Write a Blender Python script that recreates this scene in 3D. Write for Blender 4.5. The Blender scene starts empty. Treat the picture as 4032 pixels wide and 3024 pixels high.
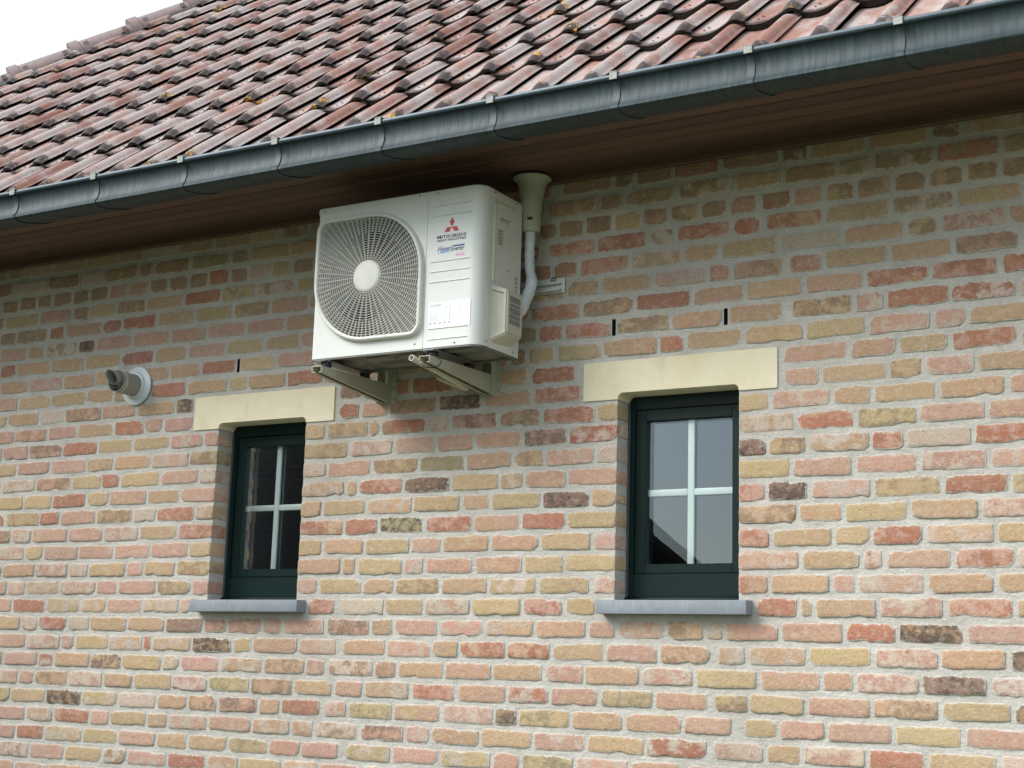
import bpy, bmesh, math, random
from mathutils import Vector, Matrix, geometry

random.seed(7)
S = bpy.context.scene
COL = S.collection
R = math.radians
GZ = -1.6            # ground level below the eye; the whole place is lifted by 1.6 at the end so that the ground is z = 0

# ------------------------------------------------------------------ camera
cam_d = bpy.data.cameras.new('camera')
cam = bpy.data.objects.new('camera', cam_d)
COL.objects.link(cam)
S.camera = cam
cam_d.sensor_width = 36.0
cam_d.lens = 5942.18 / 4032 * 36.0
cam_d.clip_start = 0.05
cam_d.clip_end = 2000
rx, ux, fx = (0.862158, 0.50574, 0.030189), (0.071211, -0.179962, 0.981093), (-0.50161, 0.843707, 0.19117)
cam.matrix_world = Matrix(((rx[0], ux[0], -fx[0], 0), (rx[1], ux[1], -fx[1], -5.2), (rx[2], ux[2], -fx[2], 1.6), (0, 0, 0, 1)))

# ------------------------------------------------------------------ world, sun, exposure
SUN_EL, SUN_AZ = R(39), R(-42)     # azimuth measured from -Y (towards the viewer) to -X is negative
wd = bpy.data.worlds.new('World')
S.world = wd
wd.use_nodes = True
wn = wd.node_tree
wn.nodes.clear()
w_out = wn.nodes.new('ShaderNodeOutputWorld')
sky = wn.nodes.new('ShaderNodeTexSky')
sky.sky_type = 'NISHITA'
sky.sun_disc = False
sky.sun_elevation = SUN_EL
sky.sun_rotation = R(180) - SUN_AZ
sky.dust_density = 1.0
bg1 = wn.nodes.new('ShaderNodeBackground')
bg1.inputs[1].default_value = 0.05
bg2 = wn.nodes.new('ShaderNodeBackground')       # the closed cloud cover
bg2.inputs[0].default_value = (0.98, 0.99, 1.0, 1)
bg2.inputs[1].default_value = 0.42
tcw = wn.nodes.new('ShaderNodeTexCoord')          # overcast sky: about twice as bright overhead as at the horizon
sepw = wn.nodes.new('ShaderNodeSeparateXYZ')
mrw = wn.nodes.new('ShaderNodeMapRange')
mrw.inputs[3].default_value = 0.62
mrw.inputs[4].default_value = 1.0
mulw = wn.nodes.new('ShaderNodeMath')
mulw.operation = 'MULTIPLY'
mulw.inputs[1].default_value = 0.44
wn.links.new(tcw.outputs['Generated'], sepw.inputs[0])
wn.links.new(sepw.outputs[2], mrw.inputs[0])
wn.links.new(mrw.outputs[0], mulw.inputs[0])
wn.links.new(mulw.outputs[0], bg2.inputs[1])
addw = wn.nodes.new('ShaderNodeAddShader')
wn.links.new(sky.outputs[0], bg1.inputs[0])
wn.links.new(bg1.outputs[0], addw.inputs[0])
wn.links.new(bg2.outputs[0], addw.inputs[1])
wn.links.new(addw.outputs[0], w_out.inputs[0])
sun_d = bpy.data.lights.new('sun', 'SUN')
sun_d.energy = 1.5
sun_d.angle = R(36)
sun_d.color = (1.0, 0.97, 0.92)
sun = bpy.data.objects.new('sun', sun_d)
COL.objects.link(sun)
to_sun = Vector((math.sin(SUN_AZ) * math.cos(SUN_EL), -math.cos(SUN_AZ) * math.cos(SUN_EL), math.sin(SUN_EL)))
sun.rotation_euler = to_sun.to_track_quat('Z', 'Y').to_euler()
sun.location = (0, -5, 30)
S.view_settings.view_transform = 'Standard'
S.view_settings.look = 'None'
S.view_settings.gamma = 1.0
S.view_settings.exposure = 1.36
S.cycles.max_bounces = 8
S.cycles.transparent_max_bounces = 12

# ------------------------------------------------------------------ helpers
def lin(r, g, b):
    def f(c):
        c /= 255.0
        return c / 12.92 if c <= 0.04045 else ((c + 0.055) / 1.055) ** 2.4
    return (f(r), f(g), f(b), 1.0)

class MB:
    def __init__(s):
        s.v, s.f, s.a = [], [], {}
    def add(s, verts, faces):
        o = len(s.v)
        s.v += [tuple(p) for p in verts]
        s.f += [tuple(i + o for i in f) for f in faces]
        return o
    def box(s, x0, x1, y0, y1, z0, z1):
        s.add([(x0, y0, z0), (x1, y0, z0), (x1, y1, z0), (x0, y1, z0), (x0, y0, z1), (x1, y0, z1), (x1, y1, z1), (x0, y1, z1)],
              [(0, 3, 2, 1), (4, 5, 6, 7), (0, 1, 5, 4), (1, 2, 6, 5), (2, 3, 7, 6), (3, 0, 4, 7)])
    def loft(s, rings, closed=True, cap0=False, cap1=False):
        n = len(rings[0])
        o = len(s.v)
        for r_ in rings:
            s.v += [tuple(p) for p in r_]
        for i in range(len(rings) - 1):
            for j in range(n if closed else n - 1):
                a, b = o + i * n + j, o + i * n + (j + 1) % n
                s.f.append((a, b, b + n, a + n))
        if cap0:
            s.f.append(tuple(o + j for j in range(n))[::-1])
        if cap1:
            s.f.append(tuple(o + (len(rings) - 1) * n + j for j in range(n)))
    def build(s, name, mat, parent=None, smooth=None, loc=None):
        me = bpy.data.meshes.new(name)
        me.from_pydata(s.v, [], s.f)
        for k, vals in s.a.items():
            at = me.attributes.new(k, 'FLOAT_COLOR' if len(vals[0]) == 4 else 'FLOAT', 'POINT')
            if len(vals[0]) == 4:
                at.data.foreach_set('color', [c for q in vals for c in q])
            else:
                at.data.foreach_set('value', [q[0] for q in vals])
        bm = bmesh.new()
        bm.from_mesh(me)
        bmesh.ops.recalc_face_normals(bm, faces=bm.faces)
        bm.to_mesh(me)
        bm.free()
        finish(me, smooth)
        return link(name, me, mat, parent, loc)

def finish(me, smooth):
    if smooth is not None:
        me.polygons.foreach_set('use_smooth', [True] * len(me.polygons))
        if smooth < 180:
            me.set_sharp_from_angle(angle=R(smooth))

def link(name, me, mat, parent=None, loc=None):
    if mat is not None and not me.materials:
        me.materials.append(mat)
    o = bpy.data.objects.new(name, me)
    COL.objects.link(o)
    if parent is not None:
        o.parent = parent
    if loc is not None:
        o.location = loc
    return o

def thing(name, label, cat, loc=(0, 0, 0), group=None):
    o = bpy.data.objects.new(name, None)
    COL.objects.link(o)
    o.location = loc
    o['label'] = label
    o['category'] = cat
    if group:
        o['group'] = group
    return o

def bevel_box(name, x0, x1, y0, y1, z0, z1, r, mat, parent, seg=2):
    m = MB()
    m.box(x0, x1, y0, y1, z0, z1)
    me = bpy.data.meshes.new(name)
    me.from_pydata(m.v, [], m.f)
    bm = bmesh.new()
    bm.from_mesh(me)
    if r > 0:
        bmesh.ops.bevel(bm, geom=list(bm.edges), offset=r, segments=seg, affect='EDGES', profile=0.5)
    bmesh.ops.recalc_face_normals(bm, faces=bm.faces)
    bm.to_mesh(me)
    bm.free()
    finish(me, 35)
    return link(name, me, mat, parent)

def tube(m, path, rad, n=14, cap=True, up=(0, 0, 1)):
    pts = [Vector(p) for p in path]
    rings = []
    prev = None
    for i, p in enumerate(pts):
        t = (pts[min(i + 1, len(pts) - 1)] - pts[max(i - 1, 0)]).normalized()
        if prev is None:
            a = Vector(up) if abs(t.dot(Vector(up))) < 0.9 else Vector((1, 0, 0))
            e = (a - t * a.dot(t)).normalized()
        else:
            e = (prev - t * prev.dot(t)).normalized()
        prev = e
        g = t.cross(e)
        rr = rad[i] if isinstance(rad, (list, tuple)) else rad
        rings.append([p + e * rr * math.cos(2 * math.pi * k / n) + g * rr * math.sin(2 * math.pi * k / n) for k in range(n)])
    m.loft(rings, True, cap, cap)

def lathe(m, prof, origin, axis='y', n=32):
    """prof: list of (radius, distance along the axis)"""
    rings = []
    for r_, d in prof:
        ring = []
        for k in range(n):
            a = 2 * math.pi * k / n
            c, s_ = r_ * math.cos(a), r_ * math.sin(a)
            ring.append((origin[0] + c, origin[1] + d, origin[2] + s_) if axis == 'y' else (origin[0] + c, origin[1] + s_, origin[2] + d))
        rings.append(ring)
    m.loft(rings, True)

def round_poly(pts, rad, n=6):
    out = []
    N = len(pts)
    for i in range(N):
        p, a, b = Vector(pts[i]), Vector(pts[i - 1]), Vector(pts[(i + 1) % N])
        r_ = rad[i]
        d1, d2 = (a - p).normalized(), (b - p).normalized()
        if r_ <= 0:
            out.append((p.x, p.y))
            continue
        ang = d1.angle(d2)
        L = r_ / math.tan(ang / 2)
        c = p + (d1 + d2).normalized() * (r_ / math.sin(ang / 2))
        s0, s1 = p + d1 * L - c, p + d2 * L - c
        a0, a1 = math.atan2(s0.y, s0.x), math.atan2(s1.y, s1.x)
        da = (a1 - a0 + math.pi) % (2 * math.pi) - math.pi
        for k in range(n + 1):
            t = a0 + da * k / n
            out.append((c.x + r_ * math.cos(t), c.y + r_ * math.sin(t)))
    return out

def holed(m, outer, holes, to3):
    """flat polygon with holes; to3 maps the 2D point into space"""
    allp = [outer] + holes
    tris = geometry.tessellate_polygon([[Vector((p[0], p[1], 0)) for p in q] for q in allp])
    flat = [p for q in allp for p in q]
    m.add([to3(p) for p in flat], tris)

# ------------------------------------------------------------------ materials
def nmat(name):
    m = bpy.data.materials.new(name)
    m.use_nodes = True
    nt = m.node_tree
    b = nt.nodes['Principled BSDF']
    return m, nt, b

def nd(nt, t, inp=None, **kw):
    n = nt.nodes.new(t)
    for k, v in kw.items():
        setattr(n, k, v)
    for k, v in (inp or {}).items():
        if isinstance(v, bpy.types.NodeSocket):
            nt.links.new(v, n.inputs[k])
        else:
            n.inputs[k].default_value = v
    return n

def pos(nt, scale=(1, 1, 1), off=None):
    g = nd(nt, 'ShaderNodeNewGeometry')
    mp = nd(nt, 'ShaderNodeMapping', {'Vector': g.outputs['Position'], 'Scale': scale})
    if off is not None:
        nt.links.new(off, mp.inputs['Location'])
    return mp.outputs[0]

def noise(nt, vec, scale, detail=5, rough=0.6):
    return nd(nt, 'ShaderNodeTexNoise', {'Vector': vec, 'Scale': scale, 'Detail': detail, 'Roughness': rough}).outputs['Fac']

def ramp(nt, fac, lo, hi, a=0.0, b=1.0):
    return nd(nt, 'ShaderNodeMapRange', {'Value': fac, 'From Min': lo, 'From Max': hi, 'To Min': a, 'To Max': b}).outputs[0]

def mix(nt, fac, a, b, mode='MIX'):
    n = nd(nt, 'ShaderNodeMix', data_type='RGBA', blend_type=mode)
    for i, v in ((0, fac), (6, a), (7, b)):
        if isinstance(v, bpy.types.NodeSocket):
            nt.links.new(v, n.inputs[i])
        else:
            n.inputs[i].default_value = v
    return n.outputs[2]

def math_(nt, op, a, b):
    n = nd(nt, 'ShaderNodeMath', operation=op)
    for i, v in enumerate((a, b)):
        if isinstance(v, bpy.types.NodeSocket):
            nt.links.new(v, n.inputs[i])
        else:
            n.inputs[i].default_value = v
    return n.outputs[0]

def bump(nt, b, h, strength=0.3, dist=0.01):
    n = nd(nt, 'ShaderNodeBump', {'Height': h, 'Strength': strength, 'Distance': dist})
    nt.links.new(n.outputs[0], b.inputs['Normal'])

def plain(name, col, rough=0.5, metal=0.0, var=0.08, scale=20, bmp=0.0, bscale=200, spec=0.5):
    m, nt, b = nmat(name)
    f = noise(nt, pos(nt), scale)
    v = ramp(nt, f, 0.3, 0.7, 1 - var, 1 + var)
    c = mix(nt, 1.0, col, nd(nt, 'ShaderNodeCombineColor', {0: v, 1: v, 2: v}).outputs[0], 'MULTIPLY')
    nt.links.new(c, b.inputs['Base Color'])
    b.inputs['Roughness'].default_value = rough
    b.inputs['Metallic'].default_value = metal
    b.inputs['Specular IOR Level'].default_value = spec
    if bmp:
        bump(nt, b, noise(nt, pos(nt), bscale, 3), bmp, 0.002)
    return m

# bricks: two colours per brick kept as attributes of its mesh
M_BRICK, nt, b = nmat('old_brick')
ca = nd(nt, 'ShaderNodeAttribute', attribute_name='ca').outputs['Color']
cb = nd(nt, 'ShaderNodeAttribute', attribute_name='cb').outputs['Color']
P = pos(nt)
n1 = noise(nt, P, 16, 7, 0.68)
c = mix(nt, ramp(nt, n1, 0.47, 0.57), ca, cb)
n2 = noise(nt, P, 120, 4, 0.7)
v = ramp(nt, n2, 0.25, 0.75, 0.82, 1.18)
c = mix(nt, 1.0, c, nd(nt, 'ShaderNodeCombineColor', {0: v, 1: v, 2: v}).outputs[0], 'MULTIPLY')
n3 = noise(nt, pos(nt, (1, 1, 1.6)), 31, 8, 0.75)
c = mix(nt, ramp(nt, n3, 0.52, 0.68, 0, 0.5), c, (0.62, 0.585, 0.53, 1))
n4 = noise(nt, P, 75, 3, 0.5)
c = mix(nt, ramp(nt, n4, 0.64, 0.72, 0, 0.5), c, (0.12, 0.10, 0.08, 1))
ed_ = nd(nt, 'ShaderNodeAttribute', attribute_name='edge').outputs['Fac']
n5 = noise(nt, P, 58, 6, 0.72)
sm = math_(nt, 'ADD', math_(nt, 'MULTIPLY', ed_, 0.42), n5)          # mortar smeared over the arrises
c = mix(nt, ramp(nt, sm, 0.77, 0.89, 0, 0.92), c, (0.585, 0.565, 0.51, 1))
n6 = noise(nt, pos(nt, (1, 1, 0.5)), 1.3, 4, 0.6)                       # stains running over several bricks
c = mix(nt, ramp(nt, n6, 0.48, 0.70, 0, 0.22), c, (0.20, 0.165, 0.125, 1))
nt.links.new(c, b.inputs['Base Color'])
b.inputs['Roughness'].default_value = 0.92
b.inputs['Specular IOR Level'].default_value = 0.2
bump(nt, b, math_(nt, 'ADD', math_(nt, 'MULTIPLY', n5, 1.2), math_(nt, 'MULTIPLY', n2, 0.8)), 0.6, 0.007)

M_MORTAR, nt, b = nmat('lime_mortar')
P = pos(nt)
n1 = noise(nt, P, 9, 6)
n2 = noise(nt, P, 160, 4, 0.7)
c = mix(nt, ramp(nt, n1, 0.3, 0.7), (0.49, 0.468, 0.412, 1), (0.62, 0.60, 0.545, 1))
v = ramp(nt, n2, 0.3, 0.7, 0.88, 1.1)
c = mix(nt, 1.0, c, nd(nt, 'ShaderNodeCombineColor', {0: v, 1: v, 2: v}).outputs[0], 'MULTIPLY')
n5 = noise(nt, P, 42, 6, 0.75)
c = mix(nt, ramp(nt, n5, 0.62, 0.72, 0, 0.45), c, (0.20, 0.19, 0.165, 1))
nt.links.new(c, b.inputs['Base Color'])
b.inputs['Roughness'].default_value = 0.95
b.inputs['Specular IOR Level'].default_value = 0.15
n7 = noise(nt, pos(nt, (0.12, 1, 1)), 70, 4, 0.6)                       # trowel marks along the bed joints
c = mix(nt, ramp(nt, n7, 0.55, 0.75, 0, 0.35), c, (0.30, 0.285, 0.25, 1))
n8 = noise(nt, pos(nt, (1, 1, 0.5)), 1.3, 4, 0.6)
c = mix(nt, ramp(nt, n8, 0.48, 0.70, 0, 0.22), c, (0.22, 0.20, 0.16, 1))
nt.links.new(c, b.inputs['Base Color'])
bump(nt, b, math_(nt, 'ADD', math_(nt, 'ADD', noise(nt, P, 45, 5), math_(nt, 'MULTIPLY', n2, 0.7)), math_(nt, 'MULTIPLY', n7, 0.6)), 0.8, 0.008)

M_STONE, nt, b = nmat('cream_stone')
P = pos(nt)
n1 = noise(nt, P, 5, 6, 0.6)
n2 = noise(nt, P, 190, 4, 0.7)
c = mix(nt, ramp(nt, n1, 0.35, 0.65), lin(222, 211, 178), lin(234, 225, 198))
c = mix(nt, ramp(nt, n2, 0.62, 0.74, 0, 0.6), c, lin(176, 160, 124))
n3 = noise(nt, pos(nt, (1, 1, 0.25)), 13, 5, 0.65)
c = mix(nt, ramp(nt, n3, 0.56, 0.74, 0, 0.35), c, lin(184, 172, 142))
nt.links.new(c, b.inputs['Base Color'])
b.inputs['Roughness'].default_value = 0.9
b.inputs['Specular IOR Level'].default_value = 0.15
bump(nt, b, math_(nt, 'ADD', n2, noise(nt, P, 40, 4)), 0.35, 0.003)
M_SILL, nt, b = nmat('bluestone')
P = pos(nt, (1, 1, 0.4))
n1 = noise(nt, P, 60, 5, 0.7)
n2 = noise(nt, pos(nt), 10, 4)
c = mix(nt, ramp(nt, n1, 0.35, 0.65), (0.215, 0.245, 0.275, 1), (0.275, 0.305, 0.335, 1))
c = mix(nt, ramp(nt, n2, 0.45, 0.7, 0, 0.5), c, (0.20, 0.22, 0.25, 1))
nt.links.new(c, b.inputs['Base Color'])
b.inputs['Roughness'].default_value = 0.7
bump(nt, b, noise(nt, pos(nt), 220, 3), 0.2, 0.002)
M_FRAME = plain('dark_green_frame', (0.0040, 0.0175, 0.0155, 1), 0.4, var=0.1, bmp=0.05, bscale=90, spec=0.2)
M_BAR = plain('white_bar', (0.62, 0.70, 0.66, 1), 0.4, var=0.04)
M_HOLE_SHADE = plain('painted_cavity_shade', (0.030, 0.024, 0.019, 1), 0.95)  # near-black colour paints in the shade inside the weep holes
M_SEAL = plain('grey_sealant', (0.045, 0.07, 0.085, 1), 0.5)
M_ROOM = plain('dim_room', (0.10, 0.10, 0.095, 1), 0.9)

def glass(name, fac):
    m, nt, b = nmat(name)
    nt.nodes.remove(b)
    fr = nd(nt, 'ShaderNodeFresnel', {'IOR': 1.5})
    k = math_(nt, 'MULTIPLY', fr.outputs[0], fac)
    k = math_(nt, 'MINIMUM', k, 1.0)
    gl = nd(nt, 'ShaderNodeBsdfGlossy', {'Color': (0.82, 0.93, 1.0, 1), 'Roughness': 0.004})
    bp = nd(nt, 'ShaderNodeBump', {'Height': noise(nt, pos(nt), 2.2, 1, 0.4), 'Strength': 0.02, 'Distance': 0.02})
    nt.links.new(bp.outputs[0], gl.inputs['Normal'])
    tr = nd(nt, 'ShaderNodeBsdfTransparent', {'Color': (0.93, 0.96, 0.95, 1)})
    mx = nd(nt, 'ShaderNodeMixShader', {0: k, 1: tr.outputs[0], 2: gl.outputs[0]})
    nt.links.new(mx.outputs[0], nt.nodes['Material Output'].inputs[0])
    return m
M_GLASS = glass('window_glass', 1.7)      # two faces of the pane

# roof tiles
M_TILE, nt, b = nmat('clay_tile')
oi = nd(nt, 'ShaderNodeObjectInfo').outputs['Random']
tr_ = nd(nt, 'ShaderNodeAttribute', attribute_name='rnd').outputs['Fac']
rnd = math_(nt, 'FRACT', math_(nt, 'ADD', math_(nt, 'MULTIPLY', oi, 7.31), tr_), 0.0)
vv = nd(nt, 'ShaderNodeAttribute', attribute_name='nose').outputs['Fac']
P = pos(nt)
base = mix(nt, rnd, lin(132, 94, 81), lin(168, 129, 115))
n1 = noise(nt, pos(nt, (1.0, 0.45, 0.45)), 11, 6, 0.65)
c = mix(nt, ramp(nt, math_(nt, 'ADD', n1, math_(nt, 'MULTIPLY', rnd, 0.16)), 0.47, 0.66, 0, 0.85), base, lin(164, 157, 152))
n2 = noise(nt, P, 70, 5, 0.7)
c = mix(nt, ramp(nt, n2, 0.59, 0.66, 0, 0.8), c, lin(78, 66, 62))
n3 = noise(nt, P, 38, 6, 0.75)
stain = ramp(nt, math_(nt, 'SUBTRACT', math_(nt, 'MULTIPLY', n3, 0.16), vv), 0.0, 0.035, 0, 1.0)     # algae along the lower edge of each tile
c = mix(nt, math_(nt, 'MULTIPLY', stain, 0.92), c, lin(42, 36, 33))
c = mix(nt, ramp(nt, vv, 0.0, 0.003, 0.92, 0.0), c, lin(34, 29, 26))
n6 = noise(nt, P, 5.3, 2)
n7 = noise(nt, P, 60, 5, 0.7)
lich = math_(nt, 'MULTIPLY', ramp(nt, n6, 0.635, 0.66), ramp(nt, n7, 0.50, 0.56))
c = mix(nt, math_(nt, 'MULTIPLY', lich, ramp(nt, vv, 0.11, 0.06)), c, lin(196, 148, 40))
nt.links.new(c, b.inputs['Base Color'])
nt.links.new(ramp(nt, n1, 0.3, 0.7, 0.75, 0.52), b.inputs['Roughness'])
b.inputs['Specular IOR Level'].default_value = 0.32
bump(nt, b, math_(nt, 'ADD', n2, n3), 0.35, 0.004)

M_HIP = plain('hip_tile_clay', lin(124, 108, 104), 0.6, var=0.18, scale=22, bmp=0.4, bscale=90)
M_RUBBER = plain('black_rubber', (0.012, 0.012, 0.012, 1), 0.6)

# zinc with rain streaks
M_ZINC, nt, b = nmat('weathered_zinc')
n1 = noise(nt, pos(nt, (1, 0.10, 0.10)), 95, 4, 0.6)
n2 = noise(nt, pos(nt, (1, 1, 1)), 8, 4)
n3 = noise(nt, pos(nt, (1, 0.25, 0.25)), 26, 4)
st = math_(nt, 'ADD', math_(nt, 'MULTIPLY', n1, 0.65), math_(nt, 'MULTIPLY', n3, 0.35))
c = mix(nt, ramp(nt, st, 0.40, 0.60), (0.016, 0.031, 0.036, 1), (0.032, 0.056, 0.062, 1))
c = mix(nt, ramp(nt, n2, 0.35, 0.7, 0, 0.55), c, (0.018, 0.036, 0.042, 1))
nt.links.new(c, b.inputs['Base Color'])
b.inputs['Metallic'].default_value = 0.08
nt.links.new(ramp(nt, n1, 0.3, 0.7, 0.66, 0.54), b.inputs['Roughness'])
M_CLIP = plain('galvanised_clip', lin(146, 149, 142), 0.55, var=0.25, scale=60, bmp=0.2)
M_STRAP = plain('zinc_strap', (0.030, 0.050, 0.056, 1), 0.55, 0.1, var=0.2, scale=30)
M_WOOD, nt, b = nmat('brown_soffit')
n1 = noise(nt, pos(nt, (0.05, 1, 1)), 60, 5, 0.65)
n2 = noise(nt, pos(nt, (0.3, 1, 1)), 7, 3)
c = mix(nt, ramp(nt, n1, 0.3, 0.7), (0.092, 0.048, 0.035, 1), (0.155, 0.085, 0.060, 1))
c = mix(nt, ramp(nt, n2, 0.4, 0.6, 0, 0.4), c, (0.115, 0.060, 0.046, 1))
v = ramp(nt, nd(nt, 'ShaderNodeObjectInfo').outputs['Random'], 0, 1, 0.72, 1.25)
c = mix(nt, 1.0, c, nd(nt, 'ShaderNodeCombineColor', {0: v, 1: v, 2: v}).outputs[0], 'MULTIPLY')
nt.links.new(c, b.inputs['Base Color'])
b.inputs['Roughness'].default_value = 0.55

M_CASE = plain('white_casing', lin(215, 218, 212), 0.38, var=0.03, scale=6, bmp=0.05, bscale=500)
M_GRILLE = plain('beige_plastic', lin(208, 208, 199), 0.45, var=0.04)
M_COVER = plain('cream_cover', lin(198, 195, 176), 0.45, var=0.04)
M_BASE = plain('galvanised_base', lin(120, 121, 114), 0.45, 0.25, var=0.15, scale=25)
M_BRKT = plain('bracket_paint', lin(172, 172, 154), 0.5, var=0.06)
M_SHROUD = plain('shroud_plastic', lin(58, 58, 54), 0.5, var=0.05)
M_BEAD_LIT = plain('zinc_bead_highlight', (0.070, 0.100, 0.118, 1), 0.40, 0.2, var=0.12, scale=40)  # lighter than the gutter zinc: the bead's sky highlight is put into the colour
M_RAIL = plain('bright_rail', lin(205, 210, 204), 0.4, 0.2, var=0.05)
M_DARK = plain('dark_coil', (0.006, 0.006, 0.0065, 1), 0.6)
M_FAN = plain('grey_fan', (0.030, 0.030, 0.030, 1), 0.5)
M_BLACK = plain('black_rubber_foot', (0.012, 0.013, 0.016, 1), 0.6)
M_STEEL = plain('zinc_screw', lin(150, 155, 160), 0.3, 0.8, var=0.1)
M_RED = plain('red_print', lin(196, 36, 52), 0.45, var=0.03)
M_NAVY = plain('navy_print', lin(42, 56, 70), 0.5, var=0.03)
M_BLUE = plain('blue_print', lin(34, 60, 140), 0.5, var=0.05)
M_SKYB = plain('light_blue_print', lin(140, 190, 235), 0.5, var=0.05)
M_PINK = plain('pink_print', lin(240, 150, 195), 0.5, var=0.05)
M_LABEL = plain('white_label', (0.78, 0.80, 0.83, 1), 0.35, var=0.02)
M_LABTXT = plain('grey_label_print', lin(176, 182, 190), 0.5, var=0.05)
M_GREYL = plain('grey_label', lin(128, 130, 134), 0.5, var=0.2, scale=160)
M_DUCT = plain('cream_duct', lin(176, 176, 156), 0.45, var=0.05)
M_WRAP = plain('white_pipe_wrap', lin(206, 214, 216), 0.4, var=0.12, scale=35, bmp=0.5, bscale=55)
M_FLUE = plain('grey_flue_plastic', lin(150, 150, 142), 0.5, var=0.07)
M_FLANGE = plain('white_flange', lin(204, 212, 214), 0.4, var=0.05)
M_HOSE = plain('cream_hose', lin(206, 200, 180), 0.45, var=0.05)
M_MOSS = plain('moss', lin(72, 66, 30), 0.95, var=0.5, scale=120, bmp=1.0, bscale=180)
M_GRASS = plain('lawn', (0.085, 0.10, 0.05, 1), 0.95, var=0.4, scale=3, bmp=0.5, bscale=60)
M_NROOF = plain('neighbour_tile', (0.03, 0.022, 0.019, 1), 0.7, var=0.2)

M_NBRICK, nt, b = nmat('neighbour_brick')
bt = nd(nt, 'ShaderNodeTexBrick', {'Vector': nd(nt, 'ShaderNodeMapping', {'Vector': nd(nt, 'ShaderNodeNewGeometry').outputs['Position'], 'Rotation': (R(90), 0, 0)}).outputs[0],
     'Color1': (0.016, 0.012, 0.010, 1), 'Color2': (0.012, 0.010, 0.009, 1), 'Mortar': (0.024, 0.022, 0.02, 1), 'Scale': 1.0, 'Mortar Size': 0.012, 'Brick Width': 0.22, 'Row Height': 0.08})
nt.links.new(bt.outputs[0], b.inputs['Base Color'])
b.inputs['Roughness'].default_value = 0.9

# ------------------------------------------------------------------ ground
m = MB()
m.add([(-600, -600, GZ), (600, -600, GZ), (600, 600, GZ), (-600, 600, GZ)], [(0, 1, 2, 3)])
ground = m.build('ground', M_GRASS)
ground['kind'] = 'structure'

# ------------------------------------------------------------------ the brick house
house = thing('brick_house', 'house of old pink and yellow bricks with a red clay tile roof, two small windows', 'house', (0, 0, GZ))
HO = Vector((0, 0, -GZ))                     # parts are modelled in eye-level coordinates

def hpart(o):
    if o.parent is house:
        o.location = o.location + HO
    return o

XL, XR = -9.6, 3.0                            # wall ends
WIN = (-4.651, -2.610)                        # left edges of the two openings
WW, ZB, ZT, ZL = 0.507, 0.301, 1.082, 1.235   # opening width, sill top, lintel bottom, lintel top
SOF = 2.01

def zrow(k):
    z = 0.277 + 0.0842 * k
    if k > 12:
        z += 0.0022 * (k - 12)
    if k < 0:
        z += 0.0010 * k
    return z

# mortar sheet with openings
holes = [(x, x + WW, ZB - 0.02, ZT + 0.03) for x in WIN]
WEEP = [(-2.641, 13), (-2.166, 13), (-4.567, 13), (-0.7, 13)]
for x, k in WEEP:
    holes.append((x + random.uniform(0, 0.002), x + 0.017 - random.uniform(0, 0.002), zrow(k) - 0.034, zrow(k) + random.uniform(0.028, 0.036)))
MY = 0.0032
xs = sorted({XL, XR} | {h[0] for h in holes} | {h[1] for h in holes})
zs = sorted({GZ - 0.05, 2.06} | {h[2] for h in holes} | {h[3] for h in holes})
m = MB()
for i in range(len(xs) - 1):
    for j in range(len(zs) - 1):
        xc, zc = (xs[i] + xs[i + 1]) / 2, (zs[j] + zs[j + 1]) / 2
        if any(h[0] < xc < h[1] and h[2] < zc < h[3] for h in holes):
            continue
        m.add([(xs[i], MY, zs[j]), (xs[i + 1], MY, zs[j]), (xs[i + 1], MY, zs[j + 1]), (xs[i], MY, zs[j + 1])], [(0, 1, 2, 3)])
cav = MB()
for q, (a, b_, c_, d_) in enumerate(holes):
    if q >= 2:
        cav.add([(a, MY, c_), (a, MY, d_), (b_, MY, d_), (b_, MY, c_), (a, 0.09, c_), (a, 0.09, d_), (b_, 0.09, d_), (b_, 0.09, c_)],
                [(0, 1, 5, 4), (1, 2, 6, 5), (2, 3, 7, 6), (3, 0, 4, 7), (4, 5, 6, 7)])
        hpart(cav.build('weep_hole', M_HOLE_SHADE, house))
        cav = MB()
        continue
    e = 0.004 if q < 2 else 0
    D_ = 0.30 if q < 2 else 0.09
    a, b_ = a - e, b_ + e
    m.add([(a, MY, c_), (a, MY, d_), (b_, MY, d_), (b_, MY, c_), (a, D_, c_), (a, D_, d_), (b_, D_, d_), (b_, D_, c_)],
          [(0, 1, 5, 4), (1, 2, 6, 5), (2, 3, 7, 6), (3, 0, 4, 7)] + ([] if q < 2 else [(4, 5, 6, 7)]))
wall = hpart(m.build('wall', M_MORTAR, house))
m = MB()                                      # the other outside walls
m.add([(XL, MY, GZ), (XL, 9.2, GZ), (XL, 9.2, 2.06), (XL, MY, 2.06)], [(0, 1, 2, 3)])
m.add([(XL, 9.2, GZ), (XR, 9.2, GZ), (XR, 9.2, 2.06), (XL, 9.2, 2.06)], [(0, 1, 2, 3)])
m.add([(XR, MY, GZ), (XR, 9.2, GZ), (XR, 9.2, 2.06), (XR, MY, 2.06)], [(0, 1, 2, 3)])
hpart(m.build('outer_wall', M_MORTAR, house))

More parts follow.
